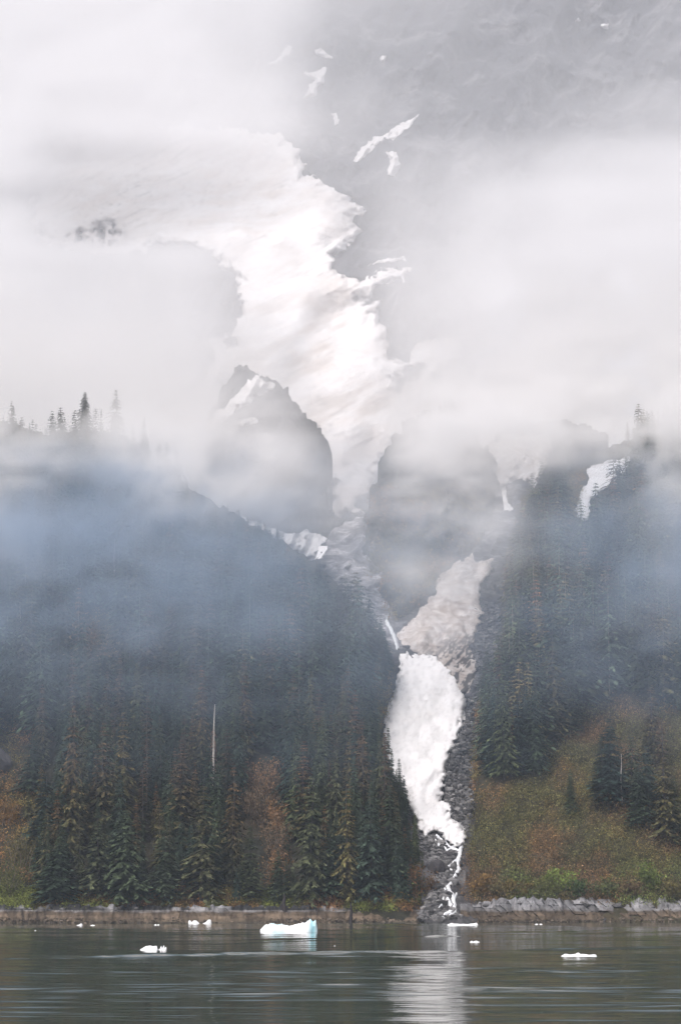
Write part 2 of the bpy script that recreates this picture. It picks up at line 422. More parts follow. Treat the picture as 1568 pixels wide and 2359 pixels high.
top = np.where(PX > 1060, np.maximum(top-.5, 4.4+.7*noise(X*.8, T*0, 0, 84)), top)*(1-.3*gap)
Z = -.8+T*(top+.8)
blockx = np.floor(X*.42+Z*.28+.5*fbm(X*.3, Z*.4, 0, 79, 2)); blockz = np.floor(Z*.55+hash3(blockx, blockx*0, blockx*0, 9)*3)
blk = hash3(blockx, blockz, blockx*0, 3)
fx = X*.42+Z*.28+.5*fbm(X*.3, Z*.4, 0, 79, 2); crack = np.abs((fx-np.floor(fx))-.5)*2
hard = np.clip((PX-1040)/100, .35, 1)
Yl = shoreY(PX)-1.5+T**1.15*9-(blk*1.3*hard)*np.clip(Z/2, 0, 1)+1.1*hard*np.clip((crack-.9)*10, 0, 1)*np.clip(Z-1, 0, 1)-.9*fbm(X*.25, Z*.35, 0, 73, 4)-1.5*fbm(X*.04, Z*0, 0, 74, 2)
tn = np.where(PX > 1000, .85, 1.0)*(.55+.6*blk); tn = np.where((PX < 1000) & (Z > 3.0), tn*(.14+.95*np.clip(fbm(X*.12, Z*.2, 0, 75, 3)*4-.35, 0, 1)), tn)
strk = np.clip(noise(X*1.1+Z*.45, Z*.05, 0, 76)*4-2.1, 0, 1)*np.clip((260-PX)/60, .0, 1)*(Z < 3.3)*(Z > 0); tn = tn*(1-.7*strk)*(1+.45*fbm(X*.35, Z*1.6, 0, 83, 4))
V = np.stack([X, Yl, Z], -1).reshape(-1, 3)
tag(mesh('shoreline_rock', V, grid_faces(len(ts), len(xs)), mats=[m_s], smooth=False, col=np.stack([tn]*3, -1).reshape(-1, 3)), kind='structure')

# ---------------------------------------------------------------- snow
def snow(name, lname, poly, step, thick, m, label, cat='snow', edge=7, ef=.06, rough=.3, colf=None, group=None, holes=(), amp=None, smooth_to=0, lift=4):
    at, _ = LAYERS[lname]
    P = np.array(poly, float); x0, y0 = P.min(0)-4*step; x1, y1 = P.max(0)+4*step
    px, py = np.meshgrid(np.arange(x0, x1, step), np.arange(y1, y0, -step))
    sd, _, _ = sdist(px, py, poly)
    for hl in holes: sd = np.minimum(sd, -sdist(px, py, hl)[0])
    sd = sd+edge*fbm(px*ef, py*ef, 0, 91, 5, .6)
    Yg = YE(px, py, 0, False) if name == 'glacier' else at(px, py)[..., 1]
    if smooth_to:
        for _ in range(2):
            for ax in (0, 1):
                pad = [(0, 0), (0, 0)]; pad[ax] = (smooth_to, smooth_to)
                cs = np.cumsum(np.pad(np.pad(Yg, pad, 'edge'), [(1, 0) if a == ax else (0, 0) for a in (0, 1)]), axis=ax); n_ = 2*smooth_to+1
                Yg = (np.take(cs, range(n_, cs.shape[ax]), ax)-np.take(cs, range(0, cs.shape[ax]-n_), ax))/n_
        Yg = Yg-lift
    off = np.clip(sd/(5*step), -1, 1); off = np.where(off > 0, np.sqrt(np.abs(off))*thick, off*thick*(2.0 if not smooth_to else 5.0))
    bumps = rough*fbm(px*.05, py*.05, 0, 92, 5)+rough*.6*ridged(px*.03+py*.015, py*.04, 93, 3)
    if amp is not None: bumps = bumps+amp(px, py)
    off = off+bumps*np.clip(sd/(3*step), 0, 1)
    V = ray(px, py, Yg-off*1.3).reshape(-1, 3)
    keep = sd > -2.2*step
    F = grid_faces(px.shape[0], px.shape[1], keep)
    col = (colf(px, py) if colf is not None else np.ones(px.shape+(3,))).reshape(-1, 3)
    V, F, col = compact(V, F, col)
    o = mesh(name, V, F, mats=[m], col=col)
    return tag(o, label, cat, group)
def c3(d, r=(1, 1, 1)): return np.stack([d*r[0], d*r[1], d*r[2]], -1)

tongue = [(928, 1508), (960, 1510), (1000, 1512), (1032, 1540), (1052, 1570), (1066, 1600), (1075, 1625), (1062, 1660), (1052, 1700), (1035, 1735),
          (1025, 1775), (1018, 1820), (1012, 1845), (1030, 1850), (1035, 1885), (1058, 1900), (1072, 1922), (1070, 1945), (1052, 1952), (1020, 1925),
          (1005, 1912), (990, 1916), (978, 1925), (972, 1915), (958, 1885), (945, 1860), (938, 1835), (915, 1800), (892, 1770), (888, 1740), (884, 1700),
          (888, 1650), (884, 1630), (905, 1610), (912, 1570), (926, 1540), (920, 1515)]
def tonguec(px, py):
    e = sdist(px, py, tongue)[0]; n_ = fbm(px*.05, py*.03, 0, 151, 5); k = np.clip(n_*2.2+.1, 0, 1)*.12+np.clip((fbm(px*.16, py*.16, 0, 152, 4)-.22)*5, 0, 1)*(.10+.35*np.exp(-np.maximum(e, 0)/9))
    return c3(1-k, (.99, .985, .98))
dirty = [(917, 1462), (940, 1440), (975, 1400), (1005, 1355), (1018, 1325), (1050, 1300), (1085, 1280), (1092, 1298), (1110, 1292), (1132, 1290), (1128, 1315),
         (1105, 1345), (1100, 1390), (1108, 1410), (1098, 1440), (1080, 1490), (1098, 1530), (1080, 1590), (1062, 1600), (1040, 1560), (1005, 1512), (965, 1503), (925, 1480)]
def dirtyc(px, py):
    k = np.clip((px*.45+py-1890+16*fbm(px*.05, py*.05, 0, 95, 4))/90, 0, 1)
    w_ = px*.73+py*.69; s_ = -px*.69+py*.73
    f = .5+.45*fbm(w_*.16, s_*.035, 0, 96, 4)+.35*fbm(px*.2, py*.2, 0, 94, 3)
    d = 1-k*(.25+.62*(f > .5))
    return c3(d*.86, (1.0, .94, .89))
snow('snow_tongue', 'gully', tongue, 3, 1.6, M_snow, 'long bright white tongue of avalanche snow filling the lower gully above the stream', edge=12, ef=.11, rough=.75, smooth_to=3, lift=2.2, colf=tonguec)
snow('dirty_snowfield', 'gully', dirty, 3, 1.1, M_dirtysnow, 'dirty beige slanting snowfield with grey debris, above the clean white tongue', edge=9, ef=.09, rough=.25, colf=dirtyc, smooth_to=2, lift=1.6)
snow('waterfall_snow', 'gully', [(590, 1214), (640, 1225), (700, 1222), (735, 1235), (752, 1245), (740, 1262), (728, 1280), (700, 1290), (600, 1290)], 3, 2, M_farsnow,
     'thin white snow drift behind the fringe of trees on the left ridge', edge=5) if False else None
def glamp(px, py): return 1.8*ridged((px*.9-py*.45)*.010, (px*.45+py*.9)*.05, 97, 5)+.5*ridged(px*.05, py*.06, 98, 3)
def glcol(px, py):
    k = np.clip(fbm((px*.9-py*.45)*.008, (px*.45+py*.9)*.035, 0, 99, 5)*2.2+.25, 0, 1)*np.clip((py-500)/300, .2, 1)
    low = np.clip((py-950)/180, 0, 1); a_ = (px*.91-py*.41); b_ = (px*.41+py*.91)
    cr = np.clip(ridged(a_*.012, b_*.06, 133, 4)*1.0-.52, 0, 1)*2.2*np.clip(fbm(px*.01, py*.01, 0, 134, 3)*2+.7, 0, 1)+np.clip(ridged(a_*.05, b_*.16, 135, 3)-.6, 0, 1)*1.2
    cr = np.clip(cr, 0, .6)
    d = (1-.30*k*(1-.6*low))*(1-.55*cr)
    return np.stack([d, d*(1-.06*k-.03*low), d*(1-.11*k-.04*low)], -1)
snow('glacier', 'far_mountain', glac, 4, 14, M_glacier, 'broad crevassed glacier pouring down the far mountain through the cloud', 'glacier',
     edge=24, ef=.06, rough=1.0, smooth_to=6, colf=glcol, amp=glamp,
     holes=[[(520, 785), (540, 780), (552, 800), (530, 802)], [(165, 548), (195, 540), (205, 552), (180, 562)], [(222, 530), (262, 526), (276, 540), (240, 548)], [(240, 560), (265, 556), (272, 572), (246, 574)], [(900, 870), (935, 850), (985, 835), (960, 880), (920, 905)]])
SP = 'snow_patch'
far_patches = [
 ([(612, 150), (640, 135), (655, 108), (672, 108), (665, 125), (640, 142), (600, 152)], 'small faint snow patch at the cloud edge, highest left on the far mountain'),
 ([(722, 116), (742, 112), (766, 133), (735, 129)], 'tiny snow patch just above the hooked patch on the far mountain'),
 ([(698, 168), (722, 165), (750, 152), (746, 190), (730, 200), (726, 222), (698, 226), (712, 200), (722, 186)], 'hooked white snow patch high on the far mountain'),
 ([(764, 262), (776, 260), (780, 285), (770, 292)], 'faint oval snow patch below the hooked patch'),
 ([(810, 372), (832, 340), (862, 314), (888, 312), (905, 296), (925, 282), (945, 276), (964, 262), (945, 292), (922, 306), (908, 322), (886, 316), (850, 352), (826, 372)], 'long slanting streak of white snow across the far cliff'),
 ([(886, 348), (912, 350), (920, 380), (908, 404), (890, 402), (900, 376)], 'upright snow patch just below the long slanting snow streak'),
 ([(843, 613), (870, 598), (930, 592), (932, 598), (885, 605)], 'thin white snow line over the right lobe of the glacier'),
 ([(1384, 56), (1400, 56), (1402, 68), (1388, 66)], 'tiny round snow spot near the top right of the far cliff'),
 ([(877, 132), (887, 130), (886, 144), (877, 142)], 'tiny snow spot right of the hooked patch on the far cliff'),
 ([(1318, 46), (1332, 42), (1336, 48), (1322, 52)], 'sliver of snow left of the tiny round snow spot at top right'),
]
for pl, lb in far_patches:
    snow(SP, 'far_mountain', pl, 2.5, 7, M_farsnow, lb, 'snow', edge=5, ef=.09, rough=.8, group='small snow patches on the far mountain')
snow(SP, 'rocky_peak', [(468, 978), (505, 945), (540, 912), (560, 885), (595, 866), (632, 878), (640, 892), (615, 905), (588, 908), (578, 932), (540, 950), (515, 965), (490, 992), (450, 990)],
     3, 5, M_farsnow, 'ragged snow streak draped down the left side of the dark rocky peak', 'snow', edge=16, ef=.08, rough=1)
snow(SP, 'rocky_peak', [(545, 972), (590, 960), (600, 972), (560, 982)], 3, 4, M_farsnow, 'faint snow fleck just below the ragged streak on the rocky peak', 'snow', edge=5)
snow(SP, 'rocky_peak', [(585, 1003), (615, 1000), (642, 1012), (620, 1022)], 3, 4, M_farsnow, 'faint snow fleck in the middle of the rocky peak face', 'snow', edge=5)
snow(SP, 'rocky_peak', [(610, 1052), (636, 1040), (638, 1052), (615, 1062)], 3, 4, M_farsnow, 'lowest faint snow fleck on the rocky peak face', 'snow', edge=5)
snow(SP, 'rocky_peak', [(560, 1190), (600, 1207), (655, 1226), (692, 1228), (700, 1216), (752, 1240), (738, 1255), (736, 1275), (720, 1300), (640, 1290), (540, 1230)],
     3, 4, M_farsnow, 'bright white snow drift lying behind the wooded left ridge', 'snow', edge=5, ef=.07, rough=.6)
snow(SP, 'rocky_peak', [(455, 1110), (480, 1100), (515, 1130), (520, 1165), (450, 1150)], 3, 4, M_farsnow, 'pale misty snow drift above the crest of the left ridge', 'snow', edge=8, ef=.05, rough=.6)
snow(SP, 'gully', [(1118, 1040), (1160, 1000), (1270, 1000), (1262, 1070), (1228, 1122), (1200, 1106), (1168, 1112), (1150, 1120), (1130, 1090)], 3, 2.5, M_dirtysnow,
     'misty snowfield at the head of the right gully', 'snow', edge=10, ef=.06)
snow(SP, 'gully', [(1154, 1122), (1164, 1120), (1166, 1150), (1182, 1176), (1162, 1174), (1156, 1150)], 2.5, 1.5, M_farsnow, 'narrow snow strip below the misty snowfield of the right gully', 'snow', edge=4)
snow(SP, 'right_hillside', [(1325, 1190), (1328, 1160), (1345, 1125), (1356, 1100), (1350, 1080), (1385, 1066), (1448, 1050), (1444, 1080), (1425, 1108), (1385, 1130), (1360, 1150), (1352, 1196), (1338, 1202)],
     3, 2.6, M_farsnow, 'large white snow patch high on the right hillside under the cloud', 'snow', edge=9, ef=.08, rough=.5)
snow(SP, 'right_hillside', [(1297, 1308), (1302, 1285), (1322, 1260), (1322, 1278), (1306, 1304)], 2.5, 1.5, M_farsnow, 'small slanting snow sliver below the large patch on the right hillside', 'snow', edge=4)
snow(SP, 'gully', [(735, 1262), (752, 1258), (744, 1285), (728, 1292)], 2.5, 1.2, M_farsnow, 'scrap of snow beside the pale rock slabs left of the spur', 'snow', edge=4)

# ---------------------------------------------------------------- stream and waterfall
def ribbon(name, lname, strands, label, cat, off=1.0):
    at, _ = LAYERS[lname]; Vs = []; Fs = []; n = 0
    for pts, wd in strands:
        P = np.array(pts, float); seg = []
        for k in range(len(P)-1):
            for t in np.linspace(0, 1, 6, endpoint=False): seg.append(P[k]*(1-t)+P[k+1]*t)
        seg.append(P[-1]); seg = np.array(seg)
        seg[:, 0] += 1.6*noise(seg[:, 1]*.25, seg[:, 0]*0, 0, int(pts[0][0])); tan = np.gradient(seg, axis=0)
        nm = np.stack([-tan[:, 1], tan[:, 0]], 1); nm /= np.linalg.norm(nm, axis=1)[:, None]
        ww = wd*(.75+.5*(noise(seg[:, 1]*.3, seg[:, 0]*.3, 0, 4)*.5+.5))
        rows = []
        for s in (-1, -.5, 0, .5, 1):
            q = seg+nm*ww[:, None]*s*.5
            W = at(q[:, 0], q[:, 1]); rows.append(W+np.array([0, -.62, .78])*(off*(1-.8*s*s)+.15*noise(q[:, 0]*.4, q[:, 1]*.4, 0, 6))[:, None])
        V = np.stack(rows, 1).reshape(-1, 3); F = grid_faces(len(seg), 5)+n; n += len(V); Vs.append(V); Fs.append(F)
    return tag(mesh(name, np.concatenate(Vs), np.concatenate(Fs), mats=[M_foam]), label, cat)
ribbon('waterfall', 'gully', [([(888, 1430), (900, 1450), (909, 1475), (917, 1498)], 8), ([(896, 1416), (890, 1432)], 4)],
       'slim white waterfall dropping beside the left tip of the dirty snowfield', 'waterfall', 1.0)
o = ribbon('stream', 'gully', [([(1062, 1945), (1058, 1965), (1055, 1985), (1056, 2003), (1045, 2025), (1030, 2045), (1040, 2060), (1048, 2085), (1040, 2100), (1025, 2108), (1018, 2116)], 9),
      ([(1005, 1925), (1020, 1940), (1040, 1955), (1058, 1962)], 6), ([(1000, 1935), (1012, 1950)], 5), ([(1056, 1975), (1040, 1992), (1030, 2000), (1040, 2008)], 5),
      ([(1022, 2050), (1030, 2070), (1040, 2090)], 9), ([(1035, 2050), (1022, 2066), (1018, 2085), (1006, 2100)], 5), ([(1046, 1950), (1030, 1962), (1018, 1950)], 6), ([(1050, 2060), (1044, 2080), (1050, 2104), (1030, 2112)], 5)],
      'white tumbling stream running from the snow tongue down to the water', 'stream', .8)
o['kind'] = 'structure'

# ---------------------------------------------------------------- rocks
def ico(sub=1):
    import bmesh
    bm = bmesh.new(); bmesh.ops.create_icosphere(bm, subdivisions=sub, radius=1)
    V = np.array([v.co[:] for v in bm.verts]); F = np.array([[v.index for v in f.verts] for f in bm.faces]); bm.free()
    return V, F
ICO1 = ico(1); ICO2 = ico(3)
def rockshape(V, seed, s=(1, 1, 1), amt=.35):
    r = 1+amt*fbm(V[:, 0]*1.3+seed, V[:, 1]*1.3, V[:, 2]*1.3, seed, 3)
    q = V*r[:, None]; rg = np.random.default_rng(seed+100)
    for k in range(9):
        d = rg.normal(0, 1, 3); d /= np.linalg.norm(d); h_ = rg.uniform(.5, .8); t = np.maximum(q@d-h_, 0); q = q-t[:, None]*d
    return q*np.array(s)
def scatter_rocks(name, pts, sizes, m, label, cat):
    V0, F0 = ICO1; Vs = []; Cs = []; variants = [rockshape(V0, k*3+1, (1, .9, .7), .7) for k in range(12)]
    for k, (p, s) in enumerate(zip(pts, sizes)):
        a = RNG.random()*6.28; c, sn = math.cos(a), math.sin(a)
        v = variants[k % 12]; Vs.append(np.stack([v[:, 0]*c-v[:, 1]*sn, v[:, 0]*sn+v[:, 1]*c, v[:, 2]], 1)*s+p)
    n = len(V0); F = (np.arange(len(pts))[:, None, None]*n+F0[None]).reshape(-1, 3)
    return tag(mesh(name, np.concatenate(Vs), Ft=F, mats=[m], smooth=False, col=np.repeat(RNG.choice([.4, .6, .85, 1.15, 1.6], (len(pts), 1)), n, 0)*np.ones((1, 3))), label, cat, kind='stuff')
def pts_in(poly, n, lname):
    P = np.array(poly, float); out = []
    while len(out) < n:
        q = RNG.uniform(P.min(0), P.max(0), (n*2, 2)); s = sdist(q[:, 0], q[:, 1], poly)[0]; q = q[s > 0]
        out += list(q)
    q = np.array(out[:n]); return q, LAYERS[lname][0](q[:, 0], q[:, 1])
rub = [(1078, 1610), (1100, 1590), (1165, 1520), (1160, 1580), (1115, 1680), (1100, 1780), (1090, 1870), (1075, 1920), (1058, 1895), (1035, 1880), (1020, 1840), (1030, 1760), (1055, 1700)]
q, P = pts_in(rub, 2600, 'gully'); scatter_rocks('scree', P, RNG.gamma(2, .22, len(P))+.15, M_stone, 'grey scree of broken rocks along the right edge of the snow tongue', 'scree')
bx_ = RNG.uniform(-112, 128, 2600); by_ = shoreY(bx_*FOC/600+CX)-1.5+RNG.uniform(.2, 3.2, 2600)
scatter_rocks('beach_stones', np.stack([bx_, by_, (by_-shoreY(bx_*FOC/600+CX)+1.0)*.42], -1), RNG.gamma(2, .09, 2600)+.08, M_tidestone, 'small dark weedy stones strewn along the tan tideline', 'stones')
q, P = pts_in([(955, 1925), (1000, 1920), (1050, 1955), (1060, 2000), (1030, 2060), (1060, 2115), (960, 2118), (990, 2060), (1010, 2000), (960, 1960)], 1500, 'gully')
scatter_rocks('stream_rubble', P, RNG.gamma(2, .26, len(P))+.15, M_stone, 'grey rubble heaped around the stream at the gully mouth', 'scree')
q, P = pts_in([(1172, 1545), (1182, 1560), (1135, 1650), (1108, 1735), (1096, 1735), (1118, 1640)], 500, 'right_hillside'); scatter_rocks('scree', P, RNG.gamma(2, .2, len(P))+.15, M_stone, 'thin grey rock slide slanting down the green bank right of the snow tongue', 'scree')
q, P = pts_in([(1085, 1400), (1150, 1380), (1165, 1500), (1095, 1600), (1075, 1500)], 900, 'gully')
scatter_rocks('debris', P, RNG.gamma(2, .2, len(P))+.12, M_stone, 'dark debris scattered beside the dirty snowfield', 'scree')
def boulder(px, py, sx, sy, sz, m, label, lname='gully', seed=1, group=None, P=None):
    V, F = ICO2; v = rockshape(V, seed, (sx, sy, sz), .45)
    if P is None: P = LAYERS[lname][0](np.array([px]), np.array([py]))[0]
    o = mesh('boulder', v, Ft=F, mats=[m], col=np.ones((len(v), 3))); o.location = P; tag(o, label, 'boulder', group); return o
boulder(1006, 2005, 2.9, 2.6, 3.4, M_darkstone, 'largest dark rounded boulder left of the stream at the gully mouth', seed=3)
boulder(1028, 1868 + 42, 2.6, 1.5, .9, M_darkstone, 'flat dark boulder poking out under the foot of the snow tongue', seed=5)
boulder(1032, 1970, 1.6, 1.4, 1.2, M_darkstone, 'small dark round boulder between the white stream branches', seed=8)
boulder(1068, 2030, 1.6, 1.5, 3.6, M_stone, 'upright grey rock slab right of the stream mouth', seed=11)
boulder(940, 1490, 2.0, 1.6, .9, M_darkstone, 'dark rock shelf between the waterfall and the snow tongue', seed=13)
bi = 0
for k in range(34):
    px = 30+k*24+random.uniform(-8, 8) if k < 14 else 1085+(k-14)*25+random.uniform(-8, 8)
    right = k >= 14
    if not right and random.random() < .35: continue
    if right and k % 3: continue
    s = random.uniform(.5, 1.1)*(1.1 if right else .7)
    Yv = shoreY(px)+5.2; z = (3.9 if right else 3.2)+random.uniform(-.4, .6)
    P = ((px-CX)/FOC*Yv, Yv, z)
    boulder(px, 0, s*1.5, s, s*.75, M_stone, 'pale grey block in the ragged row of rocks above the right tideline' if right else 'pale grey block half hidden under branches above the left tideline',
            seed=20+k, P=P, group='pale blocks above the right tideline' if right else 'pale blocks above the left tideline')

# ---------------------------------------------------------------- ice floes
m_i, N, L, B = mat('berg_ice')
a = N.new('ShaderNodeVertexColor'); a.layer_name = 'tint'
n = ntex(N, L, 1.2, 5)
L.new(a.outputs[0], B.inputs['Base Color']); B.inputs['Roughness'].default_value = .35
B.inputs['Subsurface Weight'].default_value = .0
L.new(bump(N, L, n.outputs[0], .15, .7), B.inputs['Normal'])
def floe(px0, px1, pyw, prof, depth, label, blue=None, seed=1, name='iceberg'):
    A_ = water_at(px0, pyw); B_ = water_at(px1, pyw); Wd = B_[0]-A_[0]; sc_ = A_[1]/FOC
    nx, ny = 90, 40
    u = np.linspace(0, 1, nx); v = np.linspace(-1, 1, ny)
    U, Vv = np.meshgrid(u, v)
    ph = np.interp(U, [p[0] for p in prof], [p[1] for p in prof])*sc_*.74
    k = np.clip(1-np.abs(Vv)**2.6, 0, 1)**.55
    nn = fbm(U*Wd*1.3+seed*9, Vv*depth*1.3, 0, seed, 4)
    Z = ph*k*(1+.34*nn*(k > .1))-.25*(1-k)-.1
    edge = np.minimum(U, 1-U)*2
    dep = depth*(.45+.55*np.sqrt(np.clip(edge*2.5, 0, 1)))*(1+.25*noise(U*6, Vv*0, 0, seed+3))
    V = np.stack([A_[0]+U*Wd, A_[1]+depth*.5+Vv*dep*.5+.15*nn, Z], -1)
    Z0 = V.reshape(-1, 3).copy()
    b = np.zeros(U.shape)
    if blue: b = sum(s*np.exp(-((U-c)/w_)**2) for c, w_, s in blue)
    b = np.clip(b+.15*nn, 0, 1)
    col = np.stack([.93-.50*b, .94-.14*b, .95-.06*b], -1).reshape(-1, 3)
    # closed underside
    bot = Z0.copy(); bot[:, 2] = -.6; n_ = len(Z0)
    F = grid_faces(ny, nx); V2 = np.concatenate([Z0, bot]); Fb = F[:, ::-1]+n_
    ring = [j for j in range(nx)]+[i*nx+nx-1 for i in range(1, ny)]+[(ny-1)*nx+j for j in range(nx-2, -1, -1)]+[i*nx for i in range(ny-2, 0, -1)]
    S = [[ring[i], ring[(i+1) % len(ring)], ring[(i+1) % len(ring)]+n_, ring[i]+n_] for i in range(len(ring))]
    o = mesh(name, V2, np.concatenate([F, Fb, np.array(S)]), mats=[m_i], col=np.concatenate([col, col]))
    ctr = V2.mean(0); ctr[2] = 0
    me = o.data; me.vertices.foreach_set('co', (V2-ctr).astype(np.float32).ravel()); o.location = ctr; me.update()
    return tag(o, label, 'iceberg', 'ice floating on the water')
floe(599, 731, 2146, [(0, 8), (.08, 18), (.11, 20), (.2, 24), (.28, 22), (.34, 20), (.37, 23), (.45, 20), (.55, 19), (.68, 25), (.78, 27), (.83, 33), (.88, 34), (.91, 30), (.94, 31), (.965, 33), (.985, 20), (1, 8)], 3.4,
     'largest pale blue iceberg near the far shore, with a raised right end', [(.92, .07, 1.0), (.3, .14, .55)], 3)
floe(321, 383, 2188, [(0, 2), (.1, 7), (.25, 13), (.5, 12), (.6, 15), (.64, 14), (.66, 3), (.74, 4), (.8, 14), (.83, 5), (.9, 15), (.92, 6), (.98, 11), (1, 2)], 2.4,
     'white iceberg with a comb of thin spikes at its right end', None, 5)
floe(1292, 1377, 2205, [(0, 3), (.1, 11), (.35, 10), (.48, 15), (.55, 12), (.7, 11), (.78, 8), (.88, 10), (.96, 10), (1, 3)], 3,
     'long low white iceberg alone in the right foreground water', None, 7)
floe(1030, 1101, 2131, [(0, 3), (.15, 8), (.4, 5), (.7, 5), (.9, 8), (.97, 8), (1, 3)], 3, 'flat white iceberg directly below the mouth of the stream', None, 9)
floe(434, 459, 2127, [(0, 8), (.12, 11), (.3, 5), (.5, 10), (.75, 9), (1, 2)], 2, 'small iceberg with a curled hook, left of a pair near the left shore', None, 11)
floe(466, 487, 2127, [(0, 1), (.3, 5), (.6, 11), (.9, 12), (1, 6)], 2, 'small wedge shaped iceberg, right of a pair near the left shore', None, 12)
floe(1082, 1104, 2170, [(0, 3), (.2, 6), (.35, 3), (.7, 6), (1, 3)], 1.5, 'tiny white ice lump at the right edge of the bright reflection', None, 14)
floe(1231, 1249, 2129, [(0, 2), (.3, 4), (.5, 1), (.8, 4), (1, 2)], 1.5, 'tiny double ice lump close to the right shore', None, 15)
floe(176, 190, 2131, [(0, 1), (.5, 4), (.8, 8), (1, 4)], 1.5, 'tiny pointed ice lump against the left brown shore', None, 16)
floe(208, 219, 2131, [(0, 1), (.5, 3), (1, 2)], 1, 'faint ice crumb just right of the tiny pointed ice lump', None, 17)
floe(355, 368, 2130, [(0, 1), (.3, 4), (.5, 1), (.8, 4), (1, 1)], 1, 'tiny twin ice crumbs between two clusters on the left shore', None, 18)
floe(78, 85, 2144, [(0, 1), (.5, 4), (1, 1)], .8, 'leftmost tiny ice crumb off the left shore', None, 19)
floe(768, 773, 2178, [(0, 1), (.5, 3), (1, 1)], .6, 'tiny ice crumb in open water right of the blue iceberg', None, 20)

# ---------------------------------------------------------------- trees
def tube(P, rad, nseg=6):
    P = np.array(P, float); V = []; n = len(P)
    for i in range(n):
        a = np.arange(nseg)/nseg*2*math.pi
        t = P[min(i+1, n-1)]-P[max(i-1, 0)]; t /= np.linalg.norm(t)+1e-9
        u = np.cross(t, [0, 1, .01]) if abs(t[1]) < .9 else np.cross(t, [1, 0, 0]); u /= np.linalg.norm(u); v = np.cross(t, u)
        V.append(P[i]+rad[i]*(np.cos(a)[:, None]*u+np.sin(a)[:, None]*v))
    V = np.concatenate(V); F = []
    for i in range(n-1):
        for j in range(nseg): F.append([i*nseg+j, i*nseg+(j+1) % nseg, (i+1)*nseg+(j+1) % nseg, (i+1)*nseg+j])
    return V, np.array(F)
GREEN = np.array([.050, .070, .042]); OLIVE = np.array([.078, .084, .044]); RUST = np.array([.15, .078, .044]); TEAL = np.array([.040, .062, .048])
def spruce_crown(seed, whorls, nb, nblade, width, gapf=.1, droop=.35, base=GREEN, rust=0.0, low=.07, power=.75, bsz=1.0):
    rg = np.random.default_rng(seed); V = []; F = []; Cc = []
    lop = rg.uniform(.75, 1.2, 8)
    for wi in range(whorls):
        t = low+(1-low)*(wi+.5*rg.random())/whorls
        if rg.random() < gapf*.5: continue
        ph = rg.random()*6.28
        for b in range(nb):
            if rg.random() < gapf: continue
            a = ph+b/nb*6.28+rg.uniform(-.3, .3)
            Lb = width*((1-t)**power)*rg.uniform(.55, 1.15)*lop[int(a/6.28*8) % 8]*(1 if t > .18 else .6+2.2*t)+.008
            dz = rg.uniform(.6, 1.3)*droop
            ca, sa = math.cos(a), math.sin(a)
            for k in range(nblade):
                s = (k+.5+rg.uniform(-.4, .4))/nblade
                rr = Lb*s; z = t-dz*Lb*(s**1.5)+.18*Lb*s*(t > .75)
                ln = (Lb*(.34+.25*rg.random())*(1.15-.5*s)+.006)*bsz; wd = ln*rg.uniform(.25, .5)
                yaw = a+rg.uniform(-1.0, 1.0); cy_, sy = math.cos(yaw), math.sin(yaw)
                pz = -rg.uniform(.25, .95)*droop*2
                o = np.array([ca*rr, sa*rr, z+rg.uniform(-.004, .004)]); d = np.array([cy_, sy, pz])*ln
                side = np.array([-sy, cy_, rg.uniform(-.6, .6)])*wd
                n = len(V)
                V += [o-side*.4, o+side*.4, o+d*.6+side*.5, o+d, o+d*.55-side*.5]
                F += [[n, n+1, n+2], [n, n+2, n+3], [n, n+3, n+4]]
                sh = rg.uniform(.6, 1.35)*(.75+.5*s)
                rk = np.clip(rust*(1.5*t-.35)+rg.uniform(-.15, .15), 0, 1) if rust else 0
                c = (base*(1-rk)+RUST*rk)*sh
                Cc += [c]*5
    return np.array(V), np.array(F), np.array(Cc)
def trunk_mesh(seed, r=.008, top=.97, lean=.01):
    rg = np.random.default_rng(seed); hs_ = np.linspace(-.06, top, 7)
    P = [(lean*math.sin(h*3+seed), lean*math.cos(h*2+seed), h) for h in hs_]
    return tube(P, [r*(1.15-h) if h > 0 else r*1.3 for h in hs_], 6)
NEAR = []
specs = [  # seed, whorls, nb, blades, width, gap, droop, base, rust
 ('dark', 1, 34, 8, 7, .155, .10, .42, GREEN, 0.0), ('dark', 2, 32, 8, 7, .175, .12, .50, TEAL, 0.0), ('dark', 3, 38, 7, 7, .125, .10, .38, GREEN*.9, 0.0),
 ('olive', 4, 26, 6, 7, .170, .22, .62, OLIVE, 0.0), ('olive', 5, 28, 7, 6, .150, .20, .55, OLIVE*.95, .2),
 ('rusty', 6, 34, 7, 6, .130, .15, .40, OLIVE*.9, .75), ('rusty', 7, 30, 7, 6, .150, .18, .45, OLIVE*.8, .55),
 ('rusty', 8, 32, 6, 6, .095, .28, .40, OLIVE*.8, 1.1), ('dense', 9, 30, 9, 8, .24, .05, .45, GREEN*1.05, 0.0)]
for kd, sdn, wh, nb, bl, wd, gp, dr, bs, ru in specs:
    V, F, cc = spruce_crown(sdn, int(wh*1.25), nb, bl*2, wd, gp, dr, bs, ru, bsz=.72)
    cm = mesh('crown', V, Ft=F, mats=[M_leaf], smooth=False, col=cc, link=False)
    V, F = trunk_mesh(sdn); tm = mesh('trunk', V, F, mats=[M_bark], link=False)
    NEAR.append((kd, cm, tm))
KIND = {}
for i, (kd, a_, b_) in enumerate(NEAR): KIND.setdefault(kd, []).append(i)
